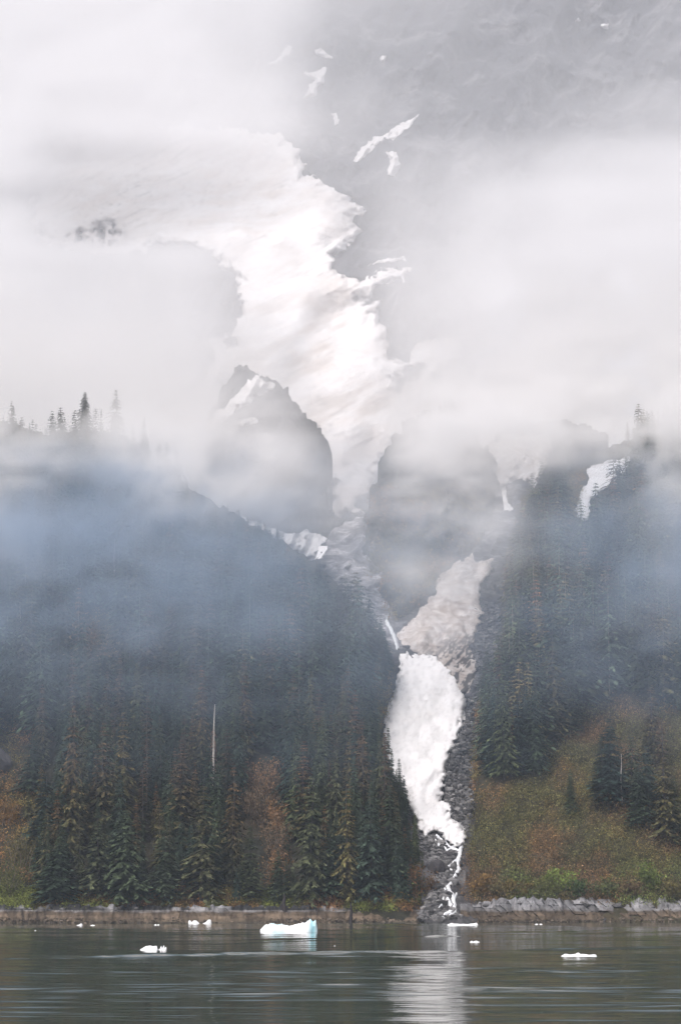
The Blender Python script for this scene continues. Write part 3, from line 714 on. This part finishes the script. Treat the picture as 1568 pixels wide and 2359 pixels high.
def put_tree(P, h, kd, label, group=None, name='spruce_tree', wf=1.0, lean=0.0):
    i = random.choice(KIND[kd]); _, cm, tm = NEAR[i]
    e = empty(name, P); e.scale = (h*wf, h*wf, h); e.rotation_euler = (lean*random.uniform(-.3, .3), lean, random.random()*6.28)
    if lean: e.rotation_euler = (0, lean, random.random()*.5)
    a_ = bpy.data.objects.new('crown', cm); a_.parent = e; C.objects.link(a_)
    b_ = bpy.data.objects.new('trunk', tm); b_.parent = e; C.objects.link(b_)
    return tag(e, label, 'spruce', group)
# hand placed trees: (px, base, top, kind, hill, width factor, label)
LH, RH = 'left_hillside', 'right_hillside'
hero = [
 (165, 1985, 1618, 'rusty', LH, .75, 'very tall thin reddish spruce with a bare grey trunk, left shore'),
 (135, 2075, 1948, 'dense', LH, 1.1, 'short bushy wide dark spruce at the water edge near the left corner'),
 (235, 1950, 1668, 'rusty', LH, .9, 'tall spruce with a rusty crown just right of the very tall thin reddish one'),
 (225, 2070, 1890, 'olive', LH, 1.0, 'olive spruce on the left shore beside the short bushy wide one'),
 (287, 2078, 1868, 'dense', LH, .75, 'full dark spruce with a rusty tip at the left shore'),
 (327, 1930, 1768, 'rusty', LH, .8, 'slim rusty tipped spruce rising from the dark gap of the left forest'),
 (377, 2078, 1915, 'dark', LH, 1.0, 'short dark spruce at the shore left of the big open branched one'),
 (417, 1960, 1722, 'rusty', LH, 1.0, 'broad spruce with reddish brown crown behind the big open branched one'),
 (467, 2080, 1812, 'olive', LH, 1.15, 'big open branched green spruce standing at the left shore'),
 (467, 1800, 1545, 'rusty', LH, .9, 'tall brownish spruce behind the bleached dead trunk'),
 (522, 1890, 1680, 'rusty', LH, .8, 'reddish tipped spruce just right of the bleached dead trunk'),
 (537, 2030, 1762, 'rusty', LH, .75, 'slender spruce with a thin pale trunk left of the bare brown thicket'),
 (575, 2080, 1905, 'dark', LH, .9, 'dark spruce at the shore below the bare brown thicket'),
 (700, 1935, 1708, 'rusty', LH, 1.0, 'reddish crowned spruce just right of the bare brown thicket'),
 (717, 2080, 1792, 'olive', LH, 1.0, 'large sparse spruce with a pale trunk right of the brown thicket'),
 (801, 2080, 1808, 'olive', LH, .8, 'tall spruce with rusty tip left of the snow tongue foot'),
 (854, 2075, 1825, 'dark', LH, .9, 'tall dark spruce second nearest to the stream on the left shore'),
 (896, 2050, 1815, 'dark', LH, .9, 'tall dark spruce nearest to the stream on the left shore'),
 (760, 2075, 1900, 'dark', LH, .8, 'shorter dark spruce between two large sparse ones on the left shore'),
 (640, 2078, 1960, 'dark', LH, .9, 'low dark spruce at the shore under the brown thicket'),
 (650, 1760, 1640, 'dark', LH, .9, 'dark spruce directly above the top of the bare brown thicket'),
 (921, 1868, 1778, 'rusty', LH, .6, 'small bare spruce leaning out over the white snow tongue'),
 (262, 1800, 1630, 'rusty', LH, .8, 'rusty spruce high behind the left shore trees'),
 (75, 1830, 1690, 'dark', LH, 1.0, 'dark spruce right of the rock outcrop at the left edge'),
 (102, 1960, 1785, 'dark', LH, 1.0, 'dark spruce under the left edge rock outcrop'),
 (195, 1010, 898, 'dark', LH, .8, 'misty tall spruce standing on the left skyline'),
 (267, 1000, 893, 'olive', LH, .9, 'clearly outlined spruce on the left skyline above the cloud'),
 (233, 1010, 938, 'dark', LH, .5, 'small misty spruce between the two big skyline spruces'),
 (30, 1010, 930, 'dark', LH, .7, 'misty spruce at the far left edge of the skyline'),
 (332, 1040, 958, 'dark', LH, .5, 'ghostly small spruce top rightmost on the left skyline'),
 (1314, 1700, 1538, 'dark', RH, 1.0, 'large broad grey green spruce above the brushy right slope'),
 (1501, 1760, 1577, 'rusty', RH, .8, 'tall reddish spruce at the upper edge of the brushy right slope'),
 (1404, 1850, 1655, 'dark', RH, 1.0, 'dark spruce left of the pale standing trunk on the right slope'),
 (1385, 1840, 1690, 'dark', RH, .9, 'leftmost dark spruce of the clump on the right slope'),
 (1455, 1850, 1690, 'olive', RH, .9, 'olive spruce just right of the pale standing trunk on the right slope'),
 (1524, 1860, 1655, 'rusty', RH, 1.0, 'reddish spruce rightmost in the clump on the right slope'),
 (1490, 1870, 1720, 'dark', RH, 1.0, 'dark spruce in the middle of the clump on the right slope'),
 (1314, 1880, 1768, 'dark', RH, .6, 'lone small dark spruce in the middle of the brushy right slope'),
 (1209, 1765, 1605, 'dark', RH, .9, 'dark pointed spruce at the lower tip of the right forest'),
 (1140, 1780, 1640, 'dark', RH, .9, 'dark spruce nearest to the scree at the foot of the right forest'),
 (1175, 1785, 1660, 'dark', RH, .9, 'lowest dark spruce at the foot of the right forest'),
 (1470, 1905, 1760, 'dark', RH, .9, 'short dark spruce standing in front of the right slope clump'),
 (1530, 1940, 1745, 'olive', RH, .9, 'olive spruce below the reddish one at the right of the clump'),
 (1425, 1860, 1720, 'dark', RH, .8, 'narrow dark spruce touching the pale standing trunk on the right slope'),
 (1553, 1950, 1790, 'dark', RH, .9, 'dark spruce at the right edge below the clump'),
 (1490, 1100, 1055, 'dark', RH, .7, 'tiny misty spruce above the big snow patch on the right skyline'),
]
for px, pb, pt, kd, hl, wf, lb in hero:
    P = LAYERS[hl][0](np.array([px], float), np.array([pb], float))[0]
    h = (pb-pt)*P[1]/FOC*1.02
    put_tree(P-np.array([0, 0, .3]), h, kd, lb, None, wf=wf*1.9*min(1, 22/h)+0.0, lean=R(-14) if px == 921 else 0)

# where forest grows
brown = [(560, 1960), (545, 1800), (570, 1745), (620, 1735), (665, 1760), (672, 1850), (655, 2000), (640, 2070), (600, 2090), (575, 2090)]
brown2 = [(140, 1500), (160, 1420), (240, 1400), (310, 1470), (340, 1560), (250, 1600), (150, 1570)]
leftbush = [(-20, 2090), (-20, 1680), (60, 1690), (75, 1800), (60, 1900), (85, 2060), (75, 2090)]
rbrush = [(1060, 2180), (1060, 1800), (1100, 1800), (1230, 1795), (1290, 1690), (1335, 1640), (1400, 1610), (1460, 1620), (1568, 1640), (1700, 1650), (1700, 2180)]
gapr = [(1100, 1830), (1115, 1700), (1160, 1590), (1185, 1480), (1170, 1380), (1200, 1290), (1235, 1200), (1225, 1150), (1190, 1150), (1150, 1300), (1140, 1500), (1080, 1800)]
cand = []
q = RNG.uniform((-90, 960), (1680, 2085), (60000, 2))
sA, sB = LAYERS[LH][1](q[:, 0], q[:, 1]), LAYERS[RH][1](q[:, 0], q[:, 1])
for hl, s in ((LH, sA), (RH, sB)):
    m = s > (14 if hl == LH else 10); qq = q[m]
    bad = np.zeros(len(qq), bool)
    for pl in ((brown, brown2, leftbush) if hl == LH else (rbrush, gapr)): bad |= sdist(qq[:, 0], qq[:, 1], pl)[0] > 0
    if hl == RH:
        bad |= (sdist(qq[:, 0], qq[:, 1], [(1285, 1310), (1325, 1030), (1475, 1030), (1430, 1190), (1370, 1320)])[0] > 0)
        bad |= (qq[:, 1] < 1300) & (qq[:, 0] < 1340) & (RNG.random(len(qq)) < .7)
    else:
        bad |= (qq[:, 1] > 2080)
    qq = qq[~bad]; W = LAYERS[hl][0](qq[:, 0], qq[:, 1])
    cell = {}
    for (px, py), P in zip(qq, W):
        if hl == LH and px < 460 and py < 1030 and random.random() < .5: continue
        r = 4.8 if P[1] < 720 else 6.2
        kx, ky = int(P[0]//r), int(math.hypot(P[1], P[2])//r)
        if any((kx+a, ky+b) in cell for a in (0,) for b in (0,)): continue
        cell[(kx, ky)] = 1; cand.append((P[1], px, py, P, hl))
cand.sort(key=lambda c_: c_[0])
print('tree candidates', len(cand))
def tree_h(P, px, py):
    alt = P[2]; return random.choice((.62, .8, .9, 1.0, 1.08, 1.2))*random.uniform(.93, 1.07)*np.interp(alt, [0, 40, 110, 200], [23, 26, 23, 15])
n_ind = 255; far = []
for k, (Yv, px, py, P, hl) in enumerate(cand):
    h = tree_h(P, px, py)
    if hl == LH and py > 1985: h *= .72
    if hl == LH and 540 < px < 680 and py > 1900: h = min(h, 9)
    if hl == LH and px < 90 and py > 1800: h = min(h, 9)
    d = sdist(np.array([px]), np.array([py]), polyA if hl == LH else polyB)[0][0]
    if hl == LH and px < 460 and py < 1060: h = min(h, random.uniform(5, 10))
    if hl == LH and px > 420 and py < 1500: h = min(h, d*.8*P[1]/FOC+3.5)
    elif d < 60: h *= (.38+.010*d if px < 450 or hl == RH else .16+.011*d)
    if k < n_ind:
        kd = random.choices(['dark', 'olive', 'rusty'], [.66, .18, .16])[0]
        col = {'dark': 'dark green', 'olive': 'olive green', 'rusty': 'rusty brown tipped'}[kd]
        if hl == RH: wh = 'at the lower margin of the right forest'
        elif px < 480: wh = 'in the left forest, left of the bleached dead trunk'
        elif px < 600: wh = 'between the bleached dead trunk and the brown thicket'
        else: wh = 'between the brown thicket and the snow tongue'
        sz = 'short ' if h < 13 else 'tall ' if h > 20 else ''
        if hl == LH: wh = wh.replace('in the left forest, ', '')+(', front rank' if py > 1985 else ', farther upslope')
        put_tree(P-np.array([0, 0, .3]), h, kd, f'{sz}{col} spruce {wh}', f'{sz}{col} spruces {wh}', wf=random.uniform(.85, 1.15)*(1.0+.25*(h < 12)))
    else: far.append((P, h*1.12))
# the rest of the forest, one object per hillside
lowp = []
for kd, sdn, base, ru, wd in (('a', 31, GREEN, 0, .165), ('b', 32, TEAL, 0, .15), ('c', 33, OLIVE*.9, .2, .15), ('d', 34, OLIVE*.8, .8, .13), ('e', 35, GREEN*.85, 0, .13), ('f', 36, TEAL*1.1, 0, .17)):
    V, F, cc = spruce_crown(sdn, 24, 7, 5, wd*1.25, .05, .5, base, ru, bsz=.85)
    tv, tf = tube([(0, 0, -.05), (0, 0, .95)], [.006, .002], 3)
    tf = np.concatenate([tf[:, [0, 1, 2]], tf[:, [0, 2, 3]]])+len(V)
    lowp.append((np.concatenate([V, tv]), np.concatenate([F, tf]), np.concatenate([cc, np.tile([.12, .11, .1], (len(tv), 1))])))
for side, nm, lb in ((LH, 'left_forest', 'dense dim spruce forest covering the misty left hillside'), (RH, 'right_forest', 'dense dim spruce forest covering the misty right hillside')):
    Vs, Fs, Cs, n = [], [], [], 0
    for P, h in far:
        if (P[0] < (930-CX)/FOC*P[1]) != (side == LH): continue
        V, F, cc = lowp[random.choices(range(6), [3, 3, 2, 1.3, 3, 2])[0]]
        a = random.random()*6.28; c_, s_ = math.cos(a), math.sin(a); wf = random.uniform(.85, 1.3)*1.15
        v = np.stack([(V[:, 0]*c_-V[:, 1]*s_)*wf, (V[:, 0]*s_+V[:, 1]*c_)*wf, V[:, 2]], 1)*h+P
        Vs.append(v); Fs.append(F+n); n += len(v); Cs.append(cc*random.choice((.5, .75, 1.0, 1.3, 1.75)))
    if Vs: tag(mesh(nm, np.concatenate(Vs), Ft=np.concatenate(Fs), mats=[M_leaf], smooth=False, col=np.concatenate(Cs)), lb, 'forest', kind='stuff')

# dead trunks
def snag(px, pb, pt, hl, label, branches=0, r=.26, lean=0.0, m=None, group=None):
    P = LAYERS[hl][0](np.array([px], float), np.array([pb], float))[0]; h = (pb-pt)*P[1]/FOC
    P = P+np.array([0, -2.5, 0]); m = m or M_deadwood
    e = empty('dead_tree', P); tag(e, label, 'dead tree', group)
    ks = np.linspace(-.05, 1, 9); rg = np.random.default_rng(int(px))
    pts = [(lean*h*k+.12*math.sin(k*7+px), 0, h*k) for k in ks]
    V, F = tube(pts, [r*(1.05-.8*max(k, 0)) for k in ks], 7); mesh('trunk', V, F, mats=[m], parent=e)
    if branches:
        Vs, Fs, n = [], [], 0
        for b in range(branches):
            k = .18+.55*b/branches; a = rg.random()*6.28; ln = rg.uniform(.8, 2.6)*(1.1-k)
            o_ = np.array([lean*h*k, 0, h*k]); d = np.array([math.cos(a), math.sin(a), 0])
            V, F = tube([o_, o_+d*ln*.5+[0, 0, .1], o_+d*ln*.9-[0, 0, ln*.45], o_+d*ln-[0, 0, ln*1.1]], [.10, .08, .06, .03], 4)
            Vs.append(V); Fs.append(F+n); n += len(V)
        mesh('branches', np.concatenate(Vs), np.concatenate(Fs), mats=[plain('dead_branches', (.24, .15, .10))], parent=e)
    return e
snag(489, 1835, 1625, LH, 'tall bleached dead trunk with drooping bare branches in the left forest', 60, .45, .03)
snag(47, 1545, 1392, LH, 'pale bare dead trunk near the left edge in the blue mist', 0, .26)
snag(623, 1590, 1440, LH, 'thin pale dead trunk high in the middle of the left forest', 0, .12)
snag(672, 1615, 1455, LH, 'thin pale dead trunk right of its twin high in the left forest', 0, .12)
snag(717, 1470, 1340, LH, 'thin pale dead trunk under the right end of the left ridge', 0, .12)
snag(265, 1330, 1240, LH, 'faint dead trunk in the mist below the skyline spruces', 0, .12)
snag(225, 1610, 1520, LH, 'thin pale dead trunk in the brownish patch of the left slope', 0, .12)
snag(712, 1700, 1662, LH, 'short pale stub of a dead trunk above the sparse spruces', 0, .16)
snag(237, 1800, 1722, LH, 'pale dead trunk among the tall left shore spruces', 0, .16)
snag(1428, 1845, 1738, RH, 'pale standing dead trunk in the clump on the right slope', 0, .22)
snag(808, 2128, 2078, LH, 'dark leaning stump at the water edge below the left shore spruces', 0, .55, .0, M_darkwood)
snag(655, 2100, 2060, LH, 'thick dark stump at the water edge below the brown thicket', 0, .8, .0, M_darkwood)

# ---------------------------------------------------------------- brush and shrubs
def brush(q, W, cols, name, label, size=(.8, 2.1), nl=18, leaf=.42, one=False):
    n = len(W); rg = RNG
    R_ = rg.uniform(size[0], size[1], n)
    u = rg.normal(0, .5, (n, nl, 3)); u[..., 2] = np.abs(u[..., 2])*1.3
    c = W[:, None, :]+u*R_[:, None, None]
    d1 = rg.normal(0, 1, (n, nl, 3)); d1 /= np.linalg.norm(d1, axis=-1, keepdims=True)
    d2 = rg.normal(0, 1, (n, nl, 3)); d2 /= np.linalg.norm(d2, axis=-1, keepdims=True)
    cols = cols*rg.uniform(.42, 1.55, (n, 1))
    s = leaf*rg.uniform(.5, 1.3, (n, nl, 1))
    V = np.stack([c-d1*s, c+d1*s*.6+d2*s*.5, c+d2*s, c-d1*s*.3+d2*s*.2], 2).reshape(-1, 3)
    F = np.arange(n*nl*4).reshape(-1, 4)
    cc = np.repeat((cols[:, None, :]*rg.uniform(.7, 1.35, (n, nl, 1))).reshape(-1, 3), 4, 0)
    return mesh(name, V, F, mats=[M_leaf], smooth=False, col=cc)
def brush_cols(px, py, bias=0.0):
    f = fbm(px*.016, py*.016, 0, 121, 4); g_ = fbm(px*.03+40, py*.03, 0, 122, 3)
    gr = np.array([.165, .155, .062]); rd = np.array([.22, .125, .070]); og = np.array([.32, .185, .065]); dk = np.array([.085, .085, .045]); lg = np.array([.16, .21, .06])
    k = np.clip(f*2.6+.22+bias, 0, 1)[:, None]*.85; c = gr*(1-k)+rd*k
    k = np.clip(g_*3-.8, 0, 1)[:, None]*.7; c = c*(1-k)+og*k
    k = np.clip(-g_*4-1.0, 0, 1)[:, None]; c = c*(1-k)+dk*k
    k = (np.clip((py-1980)/80, 0, 1)*np.clip(-f*4+.2, 0, 1))[:, None]; c = c*(1-k)+lg*k
    return c*np.array([1.3, 1.2, 1.15])
q, W = pts_in([(1068, 2085), (1066, 2000), (1095, 1830), (1230, 1800), (1335, 1640), (1400, 1610), (1680, 1640), (1680, 2085)], 8000, RH)
tag(brush(q, W, brush_cols(q[:, 0], q[:, 1]), 'brush', '', size=(1.0, 3.2), nl=26, leaf=.42), 'mottled green and russet brush covering the lower right slope', 'brush', kind='stuff')
q, W = pts_in([(1087, 1850), (1088, 1700), (1102, 1625), (1150, 1500), (1180, 1380), (1230, 1290), (1330, 1200), (1350, 1080), (1200, 1150), (1165, 1300), (1165, 1500), (1100, 1800)], 3000, RH)
tag(brush(q, W, brush_cols(q[:, 0], q[:, 1], -.2)*.85, 'scrub', ''), 'thin olive scrub along the right bank of the gully', 'scrub', kind='stuff')
qs, Ws = [], []
for pl, nn in ((brown2, 700), ([(-60, 2090), (-60, 1650), (100, 1650), (110, 2090)], 1800), ([(-60, 2100), (-60, 2050), (990, 2050), (990, 2100)], 3600), ([(900, 2080), (920, 1950), (960, 1900), (1000, 2000), (1000, 2090)], 900)):
    q, W = pts_in(pl, nn, LH); qs.append(q); Ws.append(W)
q = np.concatenate(qs); W = np.concatenate(Ws)
cl = brush_cols(q[:, 0], q[:, 1], .1)*.8
tag(brush(q, W, cl, 'undergrowth', ''), 'dull green and brown undergrowth along the left shore and clearings', 'undergrowth', kind='stuff')
q, W = pts_in([(780, 1480), (860, 1440), (905, 1520), (890, 1640), (870, 1700), (800, 1600), (760, 1500)], 900, LH)
tag(brush(q, W, brush_cols(q[:, 0], q[:, 1], .0)*.8, 'bank_scrub', ''), 'brownish scrub on the left bank above the snow tongue', 'scrub', kind='stuff')
q, W = pts_in([(850, 1360), (850, 1120), (1130, 1120), (1100, 1255), (1010, 1345), (925, 1430), (900, 1436)], 1600, 'middle_spur')
tag(brush(q, W, brush_cols(q[:, 0], q[:, 1], -.1)*.8, 'spur_scrub', '', size=(1.2, 3.2), nl=14, leaf=.7), 'sparse scrub on the rounded spur between the two gullies', 'scrub', kind='stuff')

def alder(px, pb, h, wd, hl, col, label, group=None, nl=1500, leaf=.16, name='bare_alder', stems=9):
    P = LAYERS[hl][0](np.array([px], float), np.array([pb], float))[0]
    e = empty(name, P); tag(e, label, 'shrub' if h < 6 else 'alder', group); rg = np.random.default_rng(int(px*3+pb))
    Vs, Fs, n, tips = [], [], 0, []
    for s in range(stems):
        a = rg.random()*6.28; l = rg.uniform(.5, 1)*wd*.45; hh = h*rg.uniform(.6, 1)
        p0 = np.array([rg.normal(0, wd*.12), rg.normal(0, wd*.08), -.3]); p1 = p0+[math.cos(a)*l*.4, math.sin(a)*l*.4, hh*.5]; p2 = p0+[math.cos(a)*l, math.sin(a)*l, hh]
        V, F = tube([p0, p1, p2], [.09, .06, .015], 4); Vs.append(V); Fs.append(F+n); n += len(V)
        for t in np.linspace(.25, 1, 7): tips.append((p0*(1-t)**2+2*p1*t*(1-t)+p2*t*t))
    mesh('stems', np.concatenate(Vs), np.concatenate(Fs), mats=[plain('alder_stems', (.20, .17, .14))], parent=e)
    tips = np.array(tips); W = tips[rg.integers(0, len(tips), nl)]+rg.normal(0, 1, (nl, 3))*np.array([wd*.11, wd*.11, h*.07])
    W[:, 2] = np.maximum(W[:, 2], .1)
    d1 = rg.normal(0, 1, (nl, 3)); d1[:, 2] = np.abs(d1[:, 2])+.3; d1 /= np.linalg.norm(d1, axis=1)[:, None]; d2 = rg.normal(0, 1, (nl, 3)); s = leaf*rg.uniform(.6, 1.6, (nl, 1))
    V = np.stack([W-d1*s*1.5, W+d2*s*.45, W+d1*s*1.5, W-d2*s*.45], 1).reshape(-1, 3)
    cc = np.repeat(np.array(col)[None]*rg.uniform(.65, 1.4, (nl, 1)), 4, 0)
    mesh('twigs', V, np.arange(nl*4).reshape(-1, 4), mats=[M_leaf], smooth=False, col=cc, parent=e)
    return e
RB = (.19, .125, .08)
for k, (px, pb, h, wd) in enumerate([(585, 1830, 10, 9), (615, 1840, 11, 10), (645, 1850, 10, 9), (600, 1900, 10, 9), (640, 1920, 10, 9), (622, 1980, 11, 10), (580, 1880, 9, 8), (635, 2050, 11, 9)]):
    alder(px, pb, h, wd, LH, RB, 'leafless reddish brown alder in the bare brown thicket above the left shore', 'bare alders of the brown thicket')
alder(950, 2078, 9, 7, LH, (.15, .085, .045), 'rusty bare alder at the left lip of the stream mouth', name='bare_alder')
alder(975, 2080, 9, 6, LH, (.20, .10, .04), 'orange brown alder leaning beside the stream mouth', name='bare_alder')
alder(25, 2070, 9, 9, LH, (.10, .10, .038), 'yellow green alder in the lower left corner above the shore')
alder(50, 2000, 9, 8, LH, (.12, .10, .04), 'olive brown alder behind the yellow green one at the left edge')
alder(15, 1900, 8, 8, LH, (.13, .085, .04), 'brownish alder at the left edge below the rock outcrop')
gs = [(1100, 2062, 5, 6, (.15, .10, .04), 'ochre shrub nearest to the right side of the stream mouth'), (1145, 2066, 4, 6, (.11, .09, .04), 'dull ochre shrub second from the stream mouth'),
      (1235, 2066, 5, 8, (.09, .105, .04), 'dark olive round shrub above the pale rocks'), (1290, 2058, 6.5, 9, (.10, .15, .045), 'brightest green round shrub above the pale rocks'),
      (1325, 2066, 5, 8, (.085, .12, .04), 'green shrub touching the right side of the brightest one'), (1395, 2066, 5, 8, (.08, .095, .04), 'dull green shrub right of the green pair above the rocks'),
      (1460, 2062, 4, 8, (.16, .10, .05), 'reddish shrub above the whitest shore rocks'), (1500, 2050, 7, 8, (.09, .13, .04), 'tall fresh green shrub near the right edge'),
      (1550, 2066, 5, 8, (.09, .085, .04), 'brownish green shrub in the lower right corner above the shore'), (1190, 2064, 4.5, 7, (.12, .10, .042), 'yellowish brown shrub left of the dark olive one')]
for px, pb, h, wd, col, lb in gs: alder(px, pb, h, wd, RH, col, lb, nl=1800, leaf=.2, name='shrub')
# rock outcrop at the left edge
P = LAYERS[LH][0](np.array([8.0]), np.array([1760.0]))[0]+np.array([0, -4, 0])
o = boulder(0, 0, 4, 2.5, 4.5, M_darkstone, 'dark violet grey rock outcrop at the left picture edge', seed=44, P=P)

# ---------------------------------------------------------------- cloud banks and haze
def vol_material(name, col, dens, aniso=0.0):
    m = bpy.data.materials.new(name); m.use_nodes = True; N = m.node_tree.nodes; L = m.node_tree.links; N.clear()
    v = N.new('ShaderNodeVolumePrincipled'); v.inputs['Color'].default_value = (*col, 1); v.inputs['Density'].default_value = dens
    v.inputs['Anisotropy'].default_value = aniso
    o = N.new('ShaderNodeOutputMaterial'); L.new(v.outputs[0], o.inputs['Volume']); return m
GX = [-200, 0, 196, 392, 588, 784, 980, 1176, 1372, 1568, 1770]
def tau_field(rows, px, py, GX=GX):
    ys = [r[0] for r in rows]; A = np.array([r[1] for r in rows], float)
    A = np.concatenate([A[:, :1], A, A[:, -1:]], 1)
    gx = np.interp(px, GX, np.arange(len(GX))); gy = np.interp(py, ys, np.arange(len(ys)))
    i = np.clip(np.floor(gx).astype(int), 0, len(GX)-2); j = np.clip(np.floor(gy).astype(int), 0, len(ys)-2)
    fx = gx-i; fy = gy-j; fx = fx*fx*(3-2*fx); fy = fy*fy*(3-2*fy)
    return (A[j, i]*(1-fx)+A[j, i+1]*fx)*(1-fy)+(A[j+1, i]*(1-fx)+A[j+1, i+1]*fx)*fy
def bank(name, rows, Yc, dens, col, label, seed, namp=.10, nf=.006, y0=None, y1=None, step=14, gx=GX):
    y0 = rows[0][0] if y0 is None else y0; y1 = rows[-1][0] if y1 is None else y1
    px, py = np.meshgrid(np.arange(-190, 1761, step), np.arange(y0, y1+1, step))
    t = tau_field(rows, px, py, gx)
    warp = 1+namp*fbm(px*nf+.6*fbm(px*nf, py*nf, 0, seed+5, 3), py*nf*1.5, 0, seed, 5)*2
    t = np.clip(t*warp, 0, None)
    e = np.minimum.reduce([px+190, 1760-px, py-y0, y1-py]); t = t*np.clip(e/60., 0, 1)
    T = t/dens+.02
    Yb = Yc(px, py)
    A_ = ray(px, py, Yb); B_ = ray(px, py, Yb-T)
    n = px.size; F = grid_faces(*px.shape); nr, nc = px.shape
    ring = [j for j in range(nc)]+[i*nc+nc-1 for i in range(1, nr)]+[(nr-1)*nc+j for j in range(nc-2, -1, -1)]+[i*nc for i in range(nr-2, 0, -1)]
    S = np.array([[ring[i], ring[(i+1) % len(ring)], ring[(i+1) % len(ring)]+n, ring[i]+n] for i in range(len(ring))])
    o = mesh(name, np.concatenate([A_.reshape(-1, 3), B_.reshape(-1, 3)]), np.concatenate([F, F[:, ::-1]+n, S]), mats=[vol_material(name, col, dens)])
    outward(o)
    return tag(o, label, 'cloud', kind='stuff')
#            px:   0    196  392  588  784  980 1176 1372 1568
far_rows = [(-250, [5,   5,   5,   4,   1.3, .9, .7, .6, .6]),
            (0,   [5,   5,   5,   3.2, 1.1, .8, .6, .5, .55]),
            (150, [5,   5,   4.5, 2.2, .85, .7, .65, .65, .75]),
            (280, [5,   3.8, 3.2, 2.0, .95, .75, .75, 1.0, 1.3]),
            (380, [5,   1.2, .9, .7, .7, 1.1, 1.5, 2.6, 3.3]),
            (460, [3.2, .25,  .25,  .25, .6, 1.2, 2.4, 3.6, 4.0]),
            (530, [3.6,   .5, .7, .4,  .5,  1.3, 2.7, 3.8, 4.0]),
            (590, [4,   2.6, 2.7, 1.0,  .5, 1.4, 3.0, 4.0, 4.0]),
            (700, [4,   3,   2.8, 1.0, .5, 1.7, 3.5, 4.0, 4.0]),
            (850, [4,   3,   2.2, .7,  .4, 1.5, 3.0, 3.5, 3.5]),
            (1000, [3,  3,   2.2, .8,  .45, 1.0, 1.8, 2.5, 2.5]),
            (1130, [2,  2,   2.0, .8,  .5, .7,  1.0, 1.0, 1.0]),
            (1260, [0,  0,   0,   0,   .1,  .1,  .1,  0,   0])]
bank('far_cloud', far_rows, lambda px, py: np.interp(py, [-400, 0, 500, 900, 1200, 1500], [2330, 1960, 1590, 1300, 1110, 1000]), .055, (.985, .985, .99),
     'thick white cloud wrapped around the glacier and the far mountain', 201)
NGX = [-200, 0, 196, 392, 588, 760, 860, 950, 1040, 1130, 1250, 1372, 1568, 1770]
#             px:     0   196  392  588  760  860  950 1040 1130 1250 1372 1568
near_rows = [(560,  [0,   0,   0,   0,   0,   0,   0,   0,   0,   0,   0,   0]),
             (700,  [.6,  .5,  .4,  .2,  0,   0,   .1,  .2,  .4,  .8,  1.0, 1.0]),
             (820,  [.9,  .6,  .6,  .5,  0,   0,   .2,  .9,  1.4, 1.8, 2.2, 1.8]),
             (920,  [1.0, .4,  1.1, .8,  .05, .05, 1.2, 3.0, 3.0, 3.0, 3.2, 2.4]),
             (980,  [1.3, .9, 1.8, 1.0, .1,  .15, 1.7, 3.4, 3.0, 3.0, 2.6, 2.2]),
             (1040, [1.2, .5,  1.4, 1.2, .2,  .3,  2.0, 2.8, 2.3, 1.5, 1.0, 1.4]),
             (1100, [1.1, .3,  1.1, .9,  .35, .5,  1.8, 2.0, 1.3, .5,  .35, .8]),
             (1160, [.7,  .2,  .7, .55,  .45, .6,  1.4, 1.4,  .8, .2,  .14,  .5]),
             (1260, [.3,  .12, .25, .15,  .25, .4,  .9, .85,  .4, .1,  .06, .3]),
             (1400, [.05, .02, .05, .04, .06, .1,  .3, .3,  .12, .0,  .02, .1]),
             (1560, [0,   0,   0,   0,   0,   0,   0,   0,   0,   0,   0,   0])]
bank('slope_cloud', near_rows, lambda px, py: Y0(py)-92, .034, (.99, .985, .985), 'soft grey cloud drifting across the tops of the wooded slopes', 301, namp=.75, nf=.007, gx=NGX)
valley_rows = [(700, [0,  0,   0,   0,   0,   0,  0,   0,   0]),
             (820,  [1,   1,   .6,  .3,  0,   0,   0,   0,   0]),
             (940,  [1.5, 1.5, 1.2, .8,  .15,  0,   0,   0,   0]),
             (1040, [2,   2,   2.2, 1.7, .45, 0,   0,   0,   0]),
             (1130, [2,   2,   2.2, 2.2, .5,  .1,  0,   0,   0]),
             (1200, [1,   1,   .8, .45, .1,  0,   0,   0,   0]),
             (1275, [0,   0,   0,   0,   0,   0,   0,   0,   0])]
bank('valley_cloud', valley_rows, lambda px, py: Y0(py)+105, .03, (.99, .985, .985), 'pale cloud filling the valley between the left ridge and the rocky peak', 351, namp=.45, nf=.008)
mist_rows = [(960, [0,  0,   0,   0,   0,   0,   0,   0,   0]),
             (1100, [.6, .8,  .6,  .3,  .2,  .3, .3, .3,  .4]),
             (1220, [.95, 1.15,  .95,  .75, .3,  .35,  .35, .5, .7]),
             (1400, [.75, .8, .75, .55, .26,  .3, .25,  .5, .6]),
             (1550, [.32, .34, .34, .28, .2,  .18, .15, .24, .3]),
             (1700, [.08, .08, .08, .08, .1,  .05, .04, .05, .06]),
             (1860, [0,  0,   0,   0,   0,   0,   0,   0,   0])]
bank('blue_mist', mist_rows, lambda px, py: Y0(py)-98, .018, (.49, .615, .785), 'blue mist hanging in front of the dim forested slopes', 401, namp=.38, nf=.006)

V = [(-2700, -700, -8), (2700, -700, -8), (2700, 3300, -8), (-2700, 3300, -8), (-2700, -700, 1300), (2700, -700, 1300), (2700, 3300, 1300), (-2700, 3300, 1300)]
o = mesh('haze', V, [[0, 3, 2, 1], [4, 5, 6, 7], [0, 1, 5, 4], [1, 2, 6, 5], [2, 3, 7, 6], [3, 0, 4, 7]], mats=[vol_material('haze', (.74, .84, 1.0), .00011)], smooth=False)
outward(o)
tag(o, 'thin pale haze filling the fjord air', 'haze', kind='stuff')
